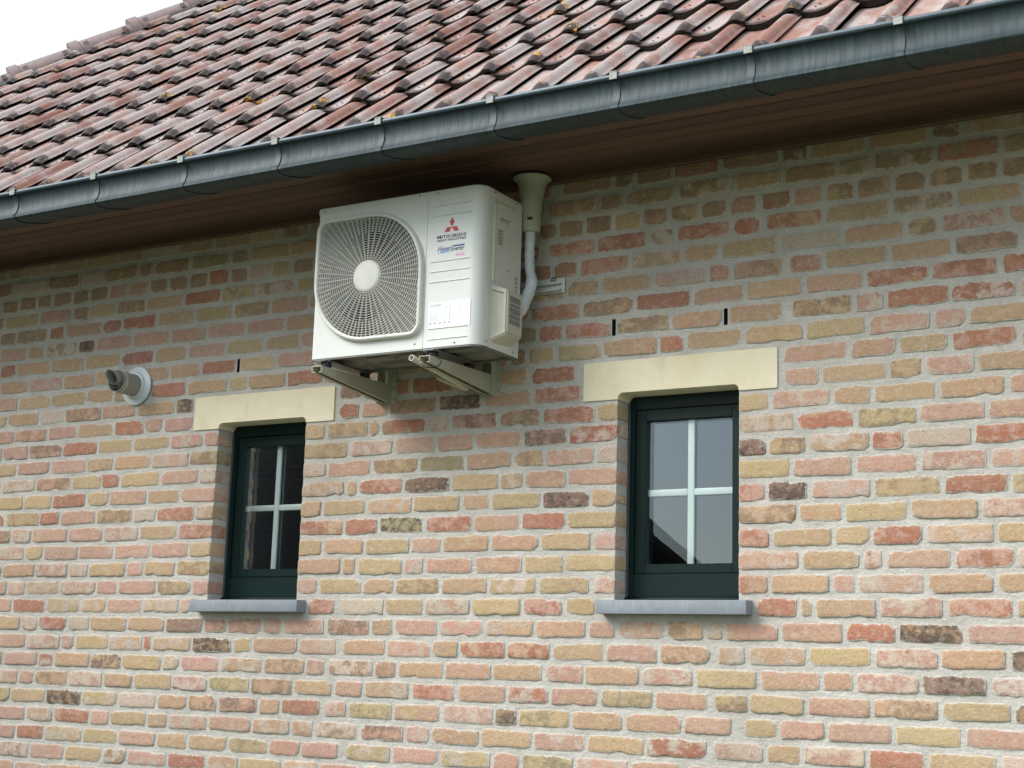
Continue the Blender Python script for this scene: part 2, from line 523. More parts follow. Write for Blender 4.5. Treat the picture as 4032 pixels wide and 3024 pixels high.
# ---- bricks read off the photograph: course -> start and length in millimetres, colour letters
ROWS = {
    -9: '-6015,220o -5795,234pw -5561,232op -5329,214y -5115,227p -4888,183w -4705,195o -4510,207p -4302,200y -4102,162w',
    -8: '-5962,261wb -5701,236p -5465,243y -5221,154wb -5067,244pw -4823,235r -4588,180ow -4408,234y -4174,197wo',
    -7: '-6050,248p -5802,194r -5608,249yw -5359,230y -5129,232p -4896,184oy -4712,236oy -4476,224yg -4252,175po -4077,198p -3845,234yw -3611,234p -3377,245yw -3132,132op -3000,234yg -2766,232pw -2534,205op -2319,238p -2080,171o -1909,174y -1735,197w -1538,213o -1325,204p',
    -6: '-5996,252p -5744,187ow -5557,237rp -5319,128p -5191,230y -4961,126o -4835,236wp -4598,249p -4349,212ow -4137,124ow -4008,232wb -3776,228mp -3548,126pw -3422,235o -3187,238yo -2949,232pw -2716,244yo -2472,251rw -2208,205wp -2003,139oy -1864,229wp -1635,208r -1427,234yo -1193,206w',
    -5: '-6118,256y -5862,243yo -5619,235d -5384,232yw -5152,243w -4909,185o -4724,176om -4548,227mp -4321,123o -4198,219r -3968,125wp -3843,231yg -3612,235py -3376,246pw -3130,109d -3021,236yg -2785,226oy -2559,238op -2320,199p -2091,139y -1952,176p -1776,234p -1542,235y -1307,236p',
    -4: '-6075,256wp -5819,106p -5713,233ob -5480,226wp -5254,190oy -5064,236y -4828,214pw -4614,243yg -4371,234bo -4137,214yo -3915,151po -3764,233ow -3531,224pr -3306,232po -3074,193rw -2881,216po -2665,229yg -2436,220po -2203,139yb -2064,214y -1850,235po -1615,235ob -1380,238y -1142,162d',
    -3: '-5933,235p -5698,115rw -5583,234o -5349,203my -5146,249y -4897,111yw -4786,232p -4554,250ow -4304,228ob -4076,107p -3957,241wb -3716,117ob -3599,227oy -3372,227po -3145,234o -2910,177pw -2733,239o -2494,217wp -2277,250y -2027,234po -1793,119o -1673,228pw -1445,230md -1215,194wp',
    -2: '-6043,260p -5783,231wp -5552,92pw -5460,221y -5239,219wo -5020,57r -4963,238yw -4725,234d -4490,114y -4376,256op -4120,210pw -3890,230o -3660,226pw -3434,128oy -3306,225ro -3080,201ro -2879,232y -2647,226p -2420,214ob -2190,120wo -2070,223ow -1846,239y -1607,229wp -1378,228o -1150,176m',
    -1: '-6100,263y -5837,123wp -5714,193rp -5521,153w -5368,238yo -5130,239op -4891,227mb -4664,140pb -4524,202bp -4322,116p -4206,226p -3973,229mp -3744,118ob -3626,221p -3405,217pw -3187,233ow -2954,232op -2722,125po -2597,204wo -2393,156ob -2158,212op -1946,239po -1707,185r -1522,233d -1289,229p',
    0: '-6145,237p -5908,236r -5672,233yw -5439,166yw -5272,230p -5042,227wy -4815,74wp -4082,149pr -3910,232w -3678,198y -3480,228wo -3252,236y -3015,189pr -2826,139y -2040,166r -1874,55oy -1819,232o -1587,232pw -1355,228pr -1127,203y',
    1: '-6202,250p -5952,130pw -5821,228ow -5593,246pw -5347,140p -5207,243p -4964,216yb -4748,124p -4195,164p -4030,232y -3798,167o -3631,226yb -3404,230o -3174,226yw -2948,240oy -2708,107wp -2105,122or -1983,227o -1756,95p -1661,243pw -1418,232o -1186,209yo',
    2: '-6002,234op -5768,227pw -5541,133wp -5408,245oy -5162,112p -5050,200yo -4850,218yb -4140,230op -3910,80o -3830,239y -3591,108wp -3483,238op -3245,229po -3016,185y -2831,231y -2105,238pw -1867,224y -1643,82wb -1561,237p -1324,211pr -1113,147w',
    3: '-6091,242wp -5849,129y -5720,236p -5484,233p -5251,231p -5020,237p -4783,161y -4137,122y -4015,221op -3793,234y -3559,155p -3404,232oy -3172,230op -2942,229y -2713,111pw -2103,124pr -1979,234yo -1745,137y -1608,188rp -1419,237ow -1182,197y',
    4: '-6205,246b -5958,147pw -5811,249p -5562,231p -5330,233wp -5097,240yo -4856,232pr -4139,230or -3908,181r -3727,232dg -3495,236rp -3259,226op -3033,208r -2825,225yo -2100,224bo -1876,169oy -1707,235y -1472,241o -1231,206pw',
    5: '-6263,254r -6008,240yb -5768,138r -5630,244p -5386,241by -5145,146w -4998,237rp -4761,139ow -4140,110o -4030,235y -3795,239ow -3556,238y -3317,139o -3178,239y -2939,222md -2717,115o -2106,111pr -1995,165dm -1829,229wp -1600,247yb -1353,223r -1130,130yg',
    6: '-6160,267y -5893,200y -5693,236r -5457,148y -5309,244op -5065,207o -4858,229p -4142,231ow -3910,68oy -3842,233rp -3609,237md -3372,236y -3136,113ow -3023,197op -2826,226p -2103,203y -1900,232p -1668,235p -1433,238pw -1194,197pw',
    7: '-6065,248wo -5817,246pb -5571,202y -5369,121r -5248,256y -4991,238p -4753,125pw -4135,119wo -4016,240po -3775,239by -3536,231g -3305,226op -3079,149yb -2930,227pw -2703,95w -2103,114md -1989,151by -1838,233ow -1605,124rp -1481,237w -1244,207rp',
    8: '-6207,248y -5959,234p -5725,248p -5477,179y -5297,239o -5058,240ow -4818,187by -4141,237yb -3904,237wp -3667,216p -3451,189p -3262,229po -3033,210mp -2823,220rw -2103,222wo -1881,221ro -1660,226yg -1434,238p -1196,205op',
    9: '-6077,189p -5888,238mp -5650,236r -5414,233y -5181,236y -4945,209pw -4736,98p -4142,111y -4031,229yb -3802,63op -3739,235rb -3504,120wo -3383,234pm -3149,203bo -2946,243rp -2703,99y -2106,128y -1978,233pw -1745,150o -1595,234y -1361,235o -1126,138p',
    10: '-6254,255p -5998,231pb -5767,208p -5559,243o -5316,201r -5115,123p -4992,183p -3971,121r -3850,148op -3702,251pb -3451,221d -3230,240op -2989,224rp -1927,139p -1788,252o -1536,124yb -1412,185pw -1226,203o',
    11: '-6289,223y -6066,233o -5833,178w -5654,252bo -5402,228p -5174,246o -4928,115db -3976,134mb -3842,127b -3715,125rb -3590,219r -3371,188b -3182,175o -3007,214r -1933,253po -1680,181op -1499,183y -1316,237rp -1079,149r',
    12: '-6255,256p -5998,231y -5767,246y -5521,186o -5335,242o -5093,229r -4864,250o -4614,119y -4495,224o -4271,212r -3019,131y -2887,208y -2679,243o -2436,113r -2323,240yo -2083,238yo -1845,232y -1613,237pw -1376,124pw -1252,219o',
    13: '-6140,208o -5931,240pw -5691,223o -5468,221o -5247,111o -5136,158o -4978,192o -4786,234r -4552,217y -4335,219p -3113,140g -2973,118r -2855,232pr -2623,238by -2385,237op -2147,222op -1901,241by -1660,117pw -1543,231r -1312,233rw -1079,155w',
    14: '-6151,119r -6032,244o -5788,242o -5546,244y -5302,217r -5085,210y -4875,237p -4638,229y -4409,204y -4204,134p -3011,232rp -2779,239bo -2540,244r -2295,217po -2078,231o -1847,230op -1616,238ro -1378,242rp -1136,205r',
    15: '-6163,198p -5965,128y -5837,233wb -5604,122md -5482,248p -5234,244p -4990,227po -4763,238p -4525,230p -4294,184o -3066,219yb -2847,153ob -2693,230o -2463,230wp -2233,99rp -2134,212ob -1906,138pr -1768,240oy -1528,232o -1296,233bo -1063,145y',
    16: '-6175,120b -6055,235b -5820,115rb -5705,255o -5450,140r -5310,228r -5082,240o -4842,232y -4610,224bo -4386,217op -4168,172o -3069,156rb -2913,118br -2795,232pr -2563,225ow -2338,158oy -2179,231y -1944,245w -1699,237o -1462,119by -1343,239pw -1104,189op',
    17: '-6421,269b -6152,255y -5897,235p -5662,118b -5544,184y -5360,194bo -5166,243o -4923,235r -4688,205yb -4483,238wb -4245,175y -2941,222pr -2719,229rp -2489,121wb -2368,233rp -2134,126rp -1999,232or -1766,249y -1517,233bw -1283,231oy -1052,140o',
    18: '-6186,132b -6054,129b -5925,111b -5814,142b -5672,118b -5554,132b -5422,130p -5292,137p -5155,125b -5030,133b -4897,121b -4776,133r -4643,111b -4532,133w -4399,121y -4278,132b -2989,94b -2895,124b -2771,128br -2643,128y -2515,120bp -2395,126by -2269,123b -2146,121pr -2015,126rb -1889,123p -1766,121by -1645,139bo -1506,127b -1379,129by -1250,124by -1126,110by',
    19: '-6350,239b -6111,254w -5857,240b -5617,160w -5457,233b -5224,96b -5128,238b -4890,249g -4641,116b -4525,228y -4297,190y -2943,236bp -2707,115b -2592,232yb -2360,240bw -2120,189y -1924,209b -1715,132gy -1583,235bw -1348,230rb -1118,213b',
    20: '-2884,240b -2643,98b -2545,163b -2382,204rb -2178,242b',
}
COLR = {'y': lin(185, 163, 125), 'o': lin(188, 156, 127), 'p': lin(190, 151, 133), 'r': lin(170, 113, 92), 'w': lin(195, 179, 164),
        'b': lin(156, 131, 106), 'd': lin(96, 82, 72), 'm': lin(140, 115, 101), 'g': lin(152, 142, 112)}
_mean = lin(187, 162, 135)
for _k in COLR:                               # lime bloom lies over all of them alike
    _w = 0.12 if _k in 'ypowr' else 0.06
    COLR[_k] = tuple(COLR[_k][q] * (1 - _w) + _mean[q] * _w for q in range(3)) + (1.0,)
SECOND = {'y': 'o', 'o': 'y', 'p': 'w', 'r': 'p', 'w': 'p', 'b': 'o', 'd': 'b', 'm': 'd', 'g': 'b'}

def jit(c_, a=0.07):
    k = 1 + random.uniform(-a, a)
    return tuple(max(0.01, min(0.85, c_[i] * k * (1 + random.uniform(-0.035, 0.035)))) for i in range(3)) + (1.0,)

def brick_geo(w, h, y_back, cut_l=False, cut_r=False):
    """worn brick around its centre: ring at the back, ring at the arris, inset ring at the face, face"""
    hw, hh = w / 2, h / 2
    sx = max(0.012, min(0.022, w * 0.12))
    def j(a):
        return random.uniform(-a, a)
    tl, tr, bl, br = [random.uniform(0.004, 0.010) + (0.012 if random.random() < 0.14 else 0) for _ in range(4)]
    sl_t, sl_b = j(0.0026), j(0.0026)         # beds not quite parallel
    tlt = j(0.010)
    chip = random.randrange(1, 8) if (random.random() < 0.30 and w > 0.13) else None
    out = []
    nx = 9 if w > 0.13 else 5
    wob = [j(0.0016) + (j(0.004) if random.random() < 0.10 else 0) for _ in range(2 * nx + 8)]
    for i in range(nx):                        # top edge, left to right
        t = i / (nx - 1)
        out.append((-hw + tl + (w - tl - tr) * t, hh + wob[i] - (0.0015 if i in (0, nx - 1) else 0)))
    out.append((hw + (0 if cut_r else j(0.002)) , hh - tr * 0.9))
    out.append((hw + (0 if cut_r else j(0.0025)), -hh + br * 0.9))
    for i in range(nx):
        t = i / (nx - 1)
        out.append((hw - br - (w - bl - br) * t, -hh + wob[nx + i] + (0.0015 if i in (0, nx - 1) else 0)))
    out.append((-hw - (0 if cut_l else j(0.0025)), -hh + bl * 0.9))
    out.append((-hw - (0 if cut_l else j(0.002)), hh - tl * 0.9))
    ins = random.uniform(0.0022, 0.0042)
    n = len(out)
    if chip is not None:
        low = random.random() < 0.65
        q0 = (nx + 2 + chip) if low else chip
        for q_, d_ in ((q0, random.uniform(0.004, 0.009)), (q0 + 1, random.uniform(0.002, 0.006))):
            if q_ < n:
                out[q_] = (out[q_][0], out[q_][1] + (d_ if out[q_][1] < 0 else -d_))
    out = [(x_ if (cut_l or cut_r) else x_ - z_ * tlt * 2, z_ + (sl_t if z_ > 0 else sl_b) * x_ / hw) for x_, z_ in out]
    lift = random.uniform(-0.0018, 0.0010)
    r0 = [(x, y_back, z) for x, z in out]
    r1 = [(x, 0.0012 + lift, z) for x, z in out]
    r2 = [(x - math.copysign(min(ins, abs(x) * 0.5), x), -0.0012 + lift + j(0.0008), z - math.copysign(min(ins, abs(z) * 0.4), z)) for x, z in out]
    i3 = ins + random.uniform(0.006, 0.010)
    r3 = [(x - math.copysign(min(i3, abs(x) * 0.5), x), -0.0017 + lift + j(0.0006), z - math.copysign(min(i3, abs(z) * 0.55), z)) for x, z in out]
    verts = r0 + r1 + r2 + r3
    edge = [[1.0 if y_back < 0.05 else 0.25]] * n + [[1.0 if y_back < 0.05 else 0.6]] * n + [[0.72]] * n + [[0.0]] * n
    faces = [(a, (a + 1) % n, n + (a + 1) % n, n + a) for a in range(n)] + [(n + a, n + (a + 1) % n, 2 * n + (a + 1) % n, 2 * n + a) for a in range(n)] + [(2 * n + a, 2 * n + (a + 1) % n, 3 * n + (a + 1) % n, 3 * n + a) for a in range(n)]
    faces.append(tuple(range(3 * n, 4 * n)))
    return verts, faces, edge

JW = 0.018
EXCL = []                                     # (x0, x1, k0, k1, jamb)
for x in WIN:
    EXCL += [(x, x + WW, 1, 9, True), (x - 0.155, x + WW + 0.155, 10, 11, False), (x - 0.054, x + WW + 0.058, 0, 0, False)]
for x, k in WEEP:
    EXCL.append((x, x + 0.017, k, k, False))

def project(x, y, z):
    d = (x, y + 5.2, z)
    w_ = sum(d[i] * fx[i] for i in range(3))
    return (2016 + 5942.18 * sum(d[i] * rx[i] for i in range(3)) / w_, 1512 - 5942.18 * sum(d[i] * ux[i] for i in range(3)) / w_, w_)

brick_list = []
for k in range(-22, 21):
    known = []
    for t in ROWS.get(k, '').split():
        a, rest = t.split(',')
        num = ''.join(ch for ch in rest if ch.isdigit())
        known.append((int(a) / 1000, int(num) / 1000, rest[len(num):]))
    row = []
    x = XL + (0.11 if k % 2 else 0)
    def fill(x0, x1):
        while x1 - x0 > 0.05:
            w = random.choice([0.225, 0.225, 0.23, 0.22, 0.17, 0.115]) if k != 18 else 0.125
            if x1 - x0 - w < 0.07:
                w = x1 - x0
            c1 = random.choice('yyyyoooopppppprwwbm')
            row.append((x0, min(w, 0.25), c1 + random.choice('yopw')))
            x0 += w
    for a, w, c1 in known:
        if a - x > 0.05:
            fill(x, a)
        row.append((a, w, c1))
        x = a + w
    fill(x, XR)
    for a, w, c1 in row:
        x0, x1 = a + JW * random.uniform(0.35, 0.6), a + w - JW * random.uniform(0.4, 0.65)
        segs = [(x0, x1, None, None)]
        for e0, e1, k0, k1, jamb in EXCL:
            if not k0 <= k <= k1:
                continue
            out = []
            g = 0.0 if jamb else 0.007
            for s0, s1, l, r_ in segs:
                if jamb and e0 - 0.035 < s1 < e0 + 0.12 and s0 < e0 - 0.03:
                    out.append((s0, e0, l, 'J'))
                elif jamb and e1 - 0.12 < s0 < e1 + 0.035 and s1 > e1 + 0.03:
                    out.append((e1, s1, 'J', r_))
                elif s1 <= e0 or s0 >= e1:
                    out.append((s0, s1, l, r_))
                else:
                    if s0 < e0 - g:
                        out.append((s0, e0 - g, l, 'J' if jamb else None))
                    if s1 > e1 + g:
                        out.append((e1 + g, s1, 'J' if jamb else None, r_))
            segs = out
        for s0, s1, l, r_ in segs:
            if s1 - s0 < 0.03 and not (c1 == 'r' and s1 - s0 > 0.015):
                continue
            hgt = random.uniform(0.0605, 0.0665)
            zc = zrow(k) + random.uniform(-0.002, 0.002)
            if k == 18:
                hgt += 0.004
            yo = 0.0008 if k == 18 else (-0.005 if k == 19 else random.uniform(-0.0014, 0.0010))
            px, py, dp = project((s0 + s1) / 2, 0, zc)
            area = (s1 - s0) * hgt / dp ** 2
            seen = -40 < px < 4072 and -20 < py < 3044 and not (1260 < px < 2030 and 820 < py < 1380)
            brick_list.append((area if seen else 0, s0, s1, zc, hgt, yo, l, r_, c1))
brick_list.sort(key=lambda t: -t[0])
field = MB()
field.a = {'ca': [], 'cb': [], 'edge': []}
for i, (area, s0, s1, zc, hgt, yo, l, r_, c1) in enumerate(brick_list):
    deep = 0.100 if (l or r_) else 0.022
    vs, fs, eg = brick_geo(s1 - s0, hgt, deep, bool(l), bool(r_))
    A = jit(COLR[c1[0]])
    B = jit(COLR[c1[1]] if len(c1) > 1 else COLR[SECOND[c1[0]]])
    if len(c1) == 1 and c1 not in 'dm':
        B = tuple(A[q] * 0.72 + B[q] * 0.28 for q in range(3)) + (1.0,)
    org = ((s0 + s1) / 2, yo, zc)
    if i < 300 and area > 0:
        bm_ = MB()
        bm_.add(vs, fs)
        bm_.a = {'ca': [A] * len(vs), 'cb': [B] * len(vs), 'edge': eg}
        bm_.build('brick', M_BRICK, wall, 50, org)
    else:
        field.add([(v_[0] + org[0], v_[1] + org[1], v_[2] + org[2]) for v_ in vs], fs)
        field.a['ca'] += [A] * len(vs)
        field.a['cb'] += [B] * len(vs)
        field.a['edge'] += eg
o = field.build('brickwork', M_BRICK, wall, 50)
o['kind'] = 'stuff'

# ---- lintels, sills, windows
for wi, x in enumerate(WIN):
    lab = ('over the window beside the flue pipe', 'over the window below the pipe end')[wi]
    outl = round_poly([(x - 0.149, ZT), (x + 0.003, ZT), (x + 0.003, ZT + 0.025), (x + WW, ZT + 0.025), (x + WW, ZT), (x + WW + 0.152, ZT), (x + WW + 0.152, ZL), (x - 0.149, ZL)],
                      [0.004, 0.002, 0.022, 0.022, 0.002, 0.004, 0.005, 0.005], 5)
    m = MB()
    m.loft([[(p[0], 0.16, p[1]) for p in outl], [(p[0], -0.001, p[1]) for p in outl], [(p[0], -0.0035, p[1]) for p in outl]], True)
    holed(m, outl, [], lambda p: (p[0], -0.0035, p[1]))
    hpart(m.build('lintel', M_STONE, house))
    o = bevel_box('window_sill', x - 0.048, x + WW + 0.052, -0.059, 0.125, ZB - 0.052, ZB, 0.003, M_SILL, house)
    for v_ in o.data.vertices:
        if v_.co.z > ZB - 0.01 and v_.co.y > 0:
            v_.co.z += 0.006
    hpart(o)
    win = bpy.data.objects.new('window', None)
    COL.objects.link(win)
    win.parent = house
    win.location = Vector((x, 0.108, ZB)) + HO
    H_ = 0.81
    def ring(name, a0, a1, b0, b1, wl, wr, wb, wt, y0, y1, mat):
        """rectangular frame, mitred look from four bevelled rails"""
        mm = bpy.data.meshes.new(name)
        bm = bmesh.new()
        for (p0, p1, q0, q1) in ((a0, a0 + wl, b0, b1), (a1 - wr, a1, b0, b1), (a0 + wl, a1 - wr, b0, b0 + wb), (a0 + wl, a1 - wr, b1 - wt, b1)):
            t = bmesh.ops.create_cube(bm, size=1)['verts']
            for v_ in t:
                v_.co = ((p0 + p1) / 2 + v_.co.x * (p1 - p0), (y0 + y1) / 2 + v_.co.y * (y1 - y0), (q0 + q1) / 2 + v_.co.z * (q1 - q0))
        bmesh.ops.bevel(bm, geom=list(bm.edges), offset=0.0025, segments=2, affect='EDGES')
        bm.to_mesh(mm)
        bm.free()
        finish(mm, 35)
        return link(name, mm, mat, win)
    ring('window_frame', -0.035, WW + 0.035, 0.020, H_, 0.062, 0.062, 0.089, 0.055, 0.0, 0.062, M_FRAME)
    ring('sash', 0.029, WW - 0.029, 0.111, 0.752, 0.044, 0.044, 0.036, 0.044, 0.006, 0.060, M_FRAME)
    bevel_box('sill_profile', -0.02, WW + 0.02, -0.012, 0.06, 0.004, 0.018, 0.002, M_FRAME, win)
    gx0, gx1, gz0, gz1 = 0.070, WW - 0.070, 0.145, 0.710
    for yy, ang in ((0.026, 0.0), (0.046, 0.0079)):
        m = MB()
        cxg = (gx0 + gx1) / 2
        a_ = math.sin(ang) * (gx1 - gx0) / 2
        m.add([(gx0, yy - a_, gz0), (gx1, yy + a_, gz0), (gx1, yy + a_, gz1), (gx0, yy - a_, gz1)], [(0, 1, 2, 3)])
        m.build('glass_pane', M_GLASS, win)
    bevel_box('glazing_bar', WW / 2 - 0.0135, WW / 2 + 0.0135, 0.030, 0.040, gz0, gz1, 0.003, M_BAR, win)
    zb = 0.726 - ZB
    bevel_box('glazing_bar', gx0, WW / 2 - 0.0139, 0.030, 0.040, zb - 0.013, zb + 0.013, 0.003, M_BAR, win)
    bevel_box('glazing_bar', WW / 2 + 0.0139, gx1, 0.030, 0.040, zb - 0.013, zb + 0.013, 0.003, M_BAR, win)
    for sx0, sx1 in ((-0.002, 0.006), (WW - 0.006, WW + 0.002)):
        bevel_box('sealant', sx0, sx1, -0.006, 0.004, 0.02, H_ - 0.02, 0.002, M_SEAL, win, 1)

m = MB()                                      # dark rooms behind the glass
m.box(XL + 0.3, XR - 0.3, 0.301, 6.0, GZ + 0.02, 1.9)
o = hpart(m.build('room', M_ROOM, house))
bm = bmesh.new()
bm.from_mesh(o.data)
bmesh.ops.delete(bm, geom=[f for f in bm.faces if f.calc_center_median().y < 0.31], context='FACES_ONLY')
bm.to_mesh(o.data)
bm.free()

# ---- soffit boards
soffit = bevel_box('soffit', XL - 0.55, XR, -0.535, 0.012, SOF + 0.028, SOF + 0.05, 0, M_WOOD, house)
hpart(soffit)
ys = [-0.523, -0.438, -0.353, -0.272, -0.192, -0.110, -0.030]
for i in range(6):
    up = 0.0 if i < 4 else 0.012
    o = bevel_box('soffit_board', XL - 0.5, XR, ys[i] + 0.005, ys[i + 1] - 0.005, SOF + up, SOF + up + 0.016, 0.004, M_WOOD, soffit, 1)
o = bevel_box('soffit_trim', XL - 0.5, XR, -0.030, -0.0065, SOF - 0.012, SOF + 0.02, 0.004, M_WOOD, soffit, 1)
hpart(bevel_box('fascia', XL - 0.55, XR, -0.552, -0.5255, SOF - 0.012, 2.12, 0.003, M_WOOD, house, 1))

# ---- zinc gutter with hooks
GP = [(-0.560, 2.100), (-0.556, 1.992), (-0.600, 1.972), (-0.700, 1.947), (-0.757, 1.9405), (-0.768, 1.946), (-0.7745, 1.952), (-0.7745, 1.960), (-0.767, 1.967), (-0.761, 1.980), (-0.756, 2.000), (-0.756, 2.022), (-0.761, 2.042), (-0.769, 2.055)]
def bead(n=9, r_=0.0105, cy=-0.7735, cz=2.0665):
    return [(cy + r_ * math.cos(a), cz + r_ * math.sin(a)) for a in [R(-70 - 300 * i / n) for i in range(n + 1)]]
prof = GP + [(-0.772, 2.0570)]
m = MB()
xsg = [XL - 0.66] + [XL + 0.63 * i for i in range(0, 21)]
m.loft([[(x, p[0] + random.uniform(-0.0008, 0.0008), p[1]) for p in prof] for x in xsg], False)
gutter = hpart(m.build('gutter', M_ZINC, house, 40))
m = MB()
for i_ in range(len(xsg) - 1):
    pass
tube(m, [(x, -0.7735, 2.0665) for x in xsg], 0.0108, 12, True)
m.build('gutter_bead', M_BEAD_LIT, gutter, 60)
mod = gutter.modifiers.new('thick', 'SOLIDIFY')
mod.thickness = 0.0012
mod.offset = 1
for i in range(-9, 16):
    x = -5.253 + 0.5 * i
    m = MB()
    sp = GP[1:]
    off = []
    for q in range(len(sp)):
        a, c_ = Vector(sp[max(q - 1, 0)]), Vector(sp[min(q + 1, len(sp) - 1)])
        t = (c_ - a).normalized()
        n_ = Vector((-t.y, t.x))
        off.append(Vector(sp[q]) + n_ * (0.0042 if q < 10 else 0.003))
    def both(xx):
        return [(xx, p.x, p.y) for p in off] + [(xx, p[0], p[1]) for p in reversed(sp)]
    dx = random.uniform(-0.004, 0.004)
    m.loft([both(x + dx - 0.013), both(x + dx + 0.013)], True, True, True)
    h = m.build('gutter_hook', M_STRAP, gutter, 40)
    c1 = bevel_box('hook_clip', x + dx - 0.016, x + dx + 0.016, -0.7905, -0.7420, 2.0785, 2.0825, 0.0012, M_CLIP, gutter, 1)
    c1.data.transform(Matrix.Translation((x + dx, -0.766, 2.0785)) @ Matrix.Rotation(random.uniform(-0.12, 0.12), 4, 'Z') @ Matrix.Translation((-x - dx, 0.766, -2.0785)))
    bevel_box('hook_lip', x + dx - 0.015, x + dx + 0.015, -0.7905, -0.7862, 2.052, 2.0783, 0.0012, M_CLIP, gutter, 1)

# ---- roof
TW, TG, TH = 0.212933, 0.379559, 0.709724
RX0, RY1, RZ1 = -3.92014, -0.370426, 2.37
CT, ST = math.cos(TH), math.sin(TH)
HIP = -9.6                                     # hip line in plan: x = HIP + y
def roof_z(y, h=0.0):
    return RZ1 + (y - RY1) * math.tan(TH) + h / CT
m = MB()
e0, e1 = -0.60, 4.6
hz = -0.075
A_ = (HIP + e0, e0, roof_z(e0, hz)); B_ = (XR, e0, roof_z(e0, hz)); C_ = (XR, e1, roof_z(e1, hz)); D_ = (HIP + e1, e1, roof_z(e1, hz))
E_ = (HIP + e0, 2 * e1 - e0, roof_z(e0, hz)); F_ = (XR, 2 * e1 - e0, roof_z(e0, hz))
m.add([A_, B_, C_, D_, E_, F_], [(0, 1, 2, 3), (0, 3, 4), (3, 2, 5, 4)])
roof = hpart(m.build('roof', M_NROOF, house))

PROF = [(-0.03, -0.008), (0.06, -0.010), (0.16, -0.012), (0.28, -0.0125), (0.40, -0.010), (0.51, -0.004), (0.60, 0.003), (0.665, 0.012), (0.71, 0.0225), (0.755, 0.032),
        (0.805, 0.0365), (0.855, 0.034), (0.90, 0.0265), (0.935, 0.017), (0.948, 0.011), (0.99, 0.010), (1.003, 0.006), (0.985, 0.005)]
VL = [0.0, 0.008, 0.028, 0.055, 0.09, 0.16, 0.335, 0.362, 0.385, 0.452]
def tile_geo():
    mm = MB()
    fac = [0.50, 0.66, 0.82, 0.95, 1.03, 1.03, 0.98, 0.84, 0.58, 0.35]
    rings = []
    for v_, f in zip(VL, fac):
        up = 0.036 * (1 - v_ / 0.452) - 0.032
        rr = []
        for u, h in PROF:
            hh = h if h < 0.004 else 0.004 + (h - 0.004) * f
            rr.append(((u - 0.66) * TW, v_ - (0.012 * math.sin(math.pi * min(1, u / 0.5)) if v_ < 0.03 else 0), hh + up - (0.003 if v_ == 0 else 0)))
        rings.append(rr)
    front = [(p[0], p[1] + 0.006, p[2] - (0.026 if u < 0.6 else 0.015)) for p, (u, h) in zip(rings[0], PROF)]
    mm.loft([front] + rings, False)
    for q in (0.085, 0.125):                   # two small nibs in the pan, a little above the lower edge
        x = -0.60 * TW + q * 0.22
        y = 0.050 + (0.03 if q > 0.1 else 0)
        z = 0.0200 - 0.032
        mm.add([(x, y, z), (x + 0.014, y - 0.003, z - 0.001), (x + 0.001, y + 0.010, z), (x + 0.002, y + 0.003, z + 0.005)], [(0, 1, 3), (1, 2, 3), (2, 0, 3)])
    return mm
tg = tile_geo()
def rows_of(n):
    return [[min(abs(v_[1]), 1.0)] for v_ in tg.v]
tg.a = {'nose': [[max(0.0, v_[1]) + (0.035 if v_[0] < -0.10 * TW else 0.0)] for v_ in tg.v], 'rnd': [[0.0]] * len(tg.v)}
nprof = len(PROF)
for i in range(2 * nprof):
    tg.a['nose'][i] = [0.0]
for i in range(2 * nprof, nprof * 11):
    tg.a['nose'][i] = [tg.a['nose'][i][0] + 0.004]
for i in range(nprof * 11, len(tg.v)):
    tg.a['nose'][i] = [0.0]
proto = tg.build('roof_tile', M_TILE, None, 68)
tile_me = proto.data
bpy.data.objects.remove(proto)
cells = []
for r_ in range(0, 19):
    y = RY1 + (r_ - 1) * TG * CT
    z = RZ1 + (r_ - 1) * TG * ST
    if r_ == 0:                                # the eaves course hangs a little further into the gutter
        y -= 0.068 * CT
        z -= 0.068 * ST
    for c_ in range(-31, 33):
        x = RX0 + TW * c_
        if x + 0.34 * TW < HIP + y + 0.10 or x > XR + 0.1:
            continue
        ym, zm = y + 0.19 * CT, z + 0.19 * ST
        px, py, dp = project(x - 0.05 * TW, ym, zm)
        seen = -60 < px < 4092 and -60 < py < 3000
        cells.append(((1 / dp ** 2) if seen else 0, x, y, z))
cells.sort(key=lambda t: -t[0])
rest = MB()
rest.a = {'nose': [], 'rnd': []}
ROT = Matrix.Rotation(TH, 4, 'X')
tv = [v_.co.copy() for v_ in tile_me.vertices]
tf = [tuple(p.vertices) for p in tile_me.polygons]
nose_vals = [d.value for d in tile_me.attributes['nose'].data]
def hip_cut(me, mw):
    bm = bmesh.new()
    bm.from_mesh(me)
    inv = mw.inverted()
    n_ = (inv.to_3x3() @ Vector((1, -1, 0))).normalized()
    bmesh.ops.bisect_plane(bm, geom=list(bm.verts) + list(bm.edges) + list(bm.faces), plane_co=inv @ Vector((HIP + 0.045, 0, 0)), plane_no=n_, clear_inner=True)
    bm.to_mesh(me)
    bm.free()
n_ind = 0
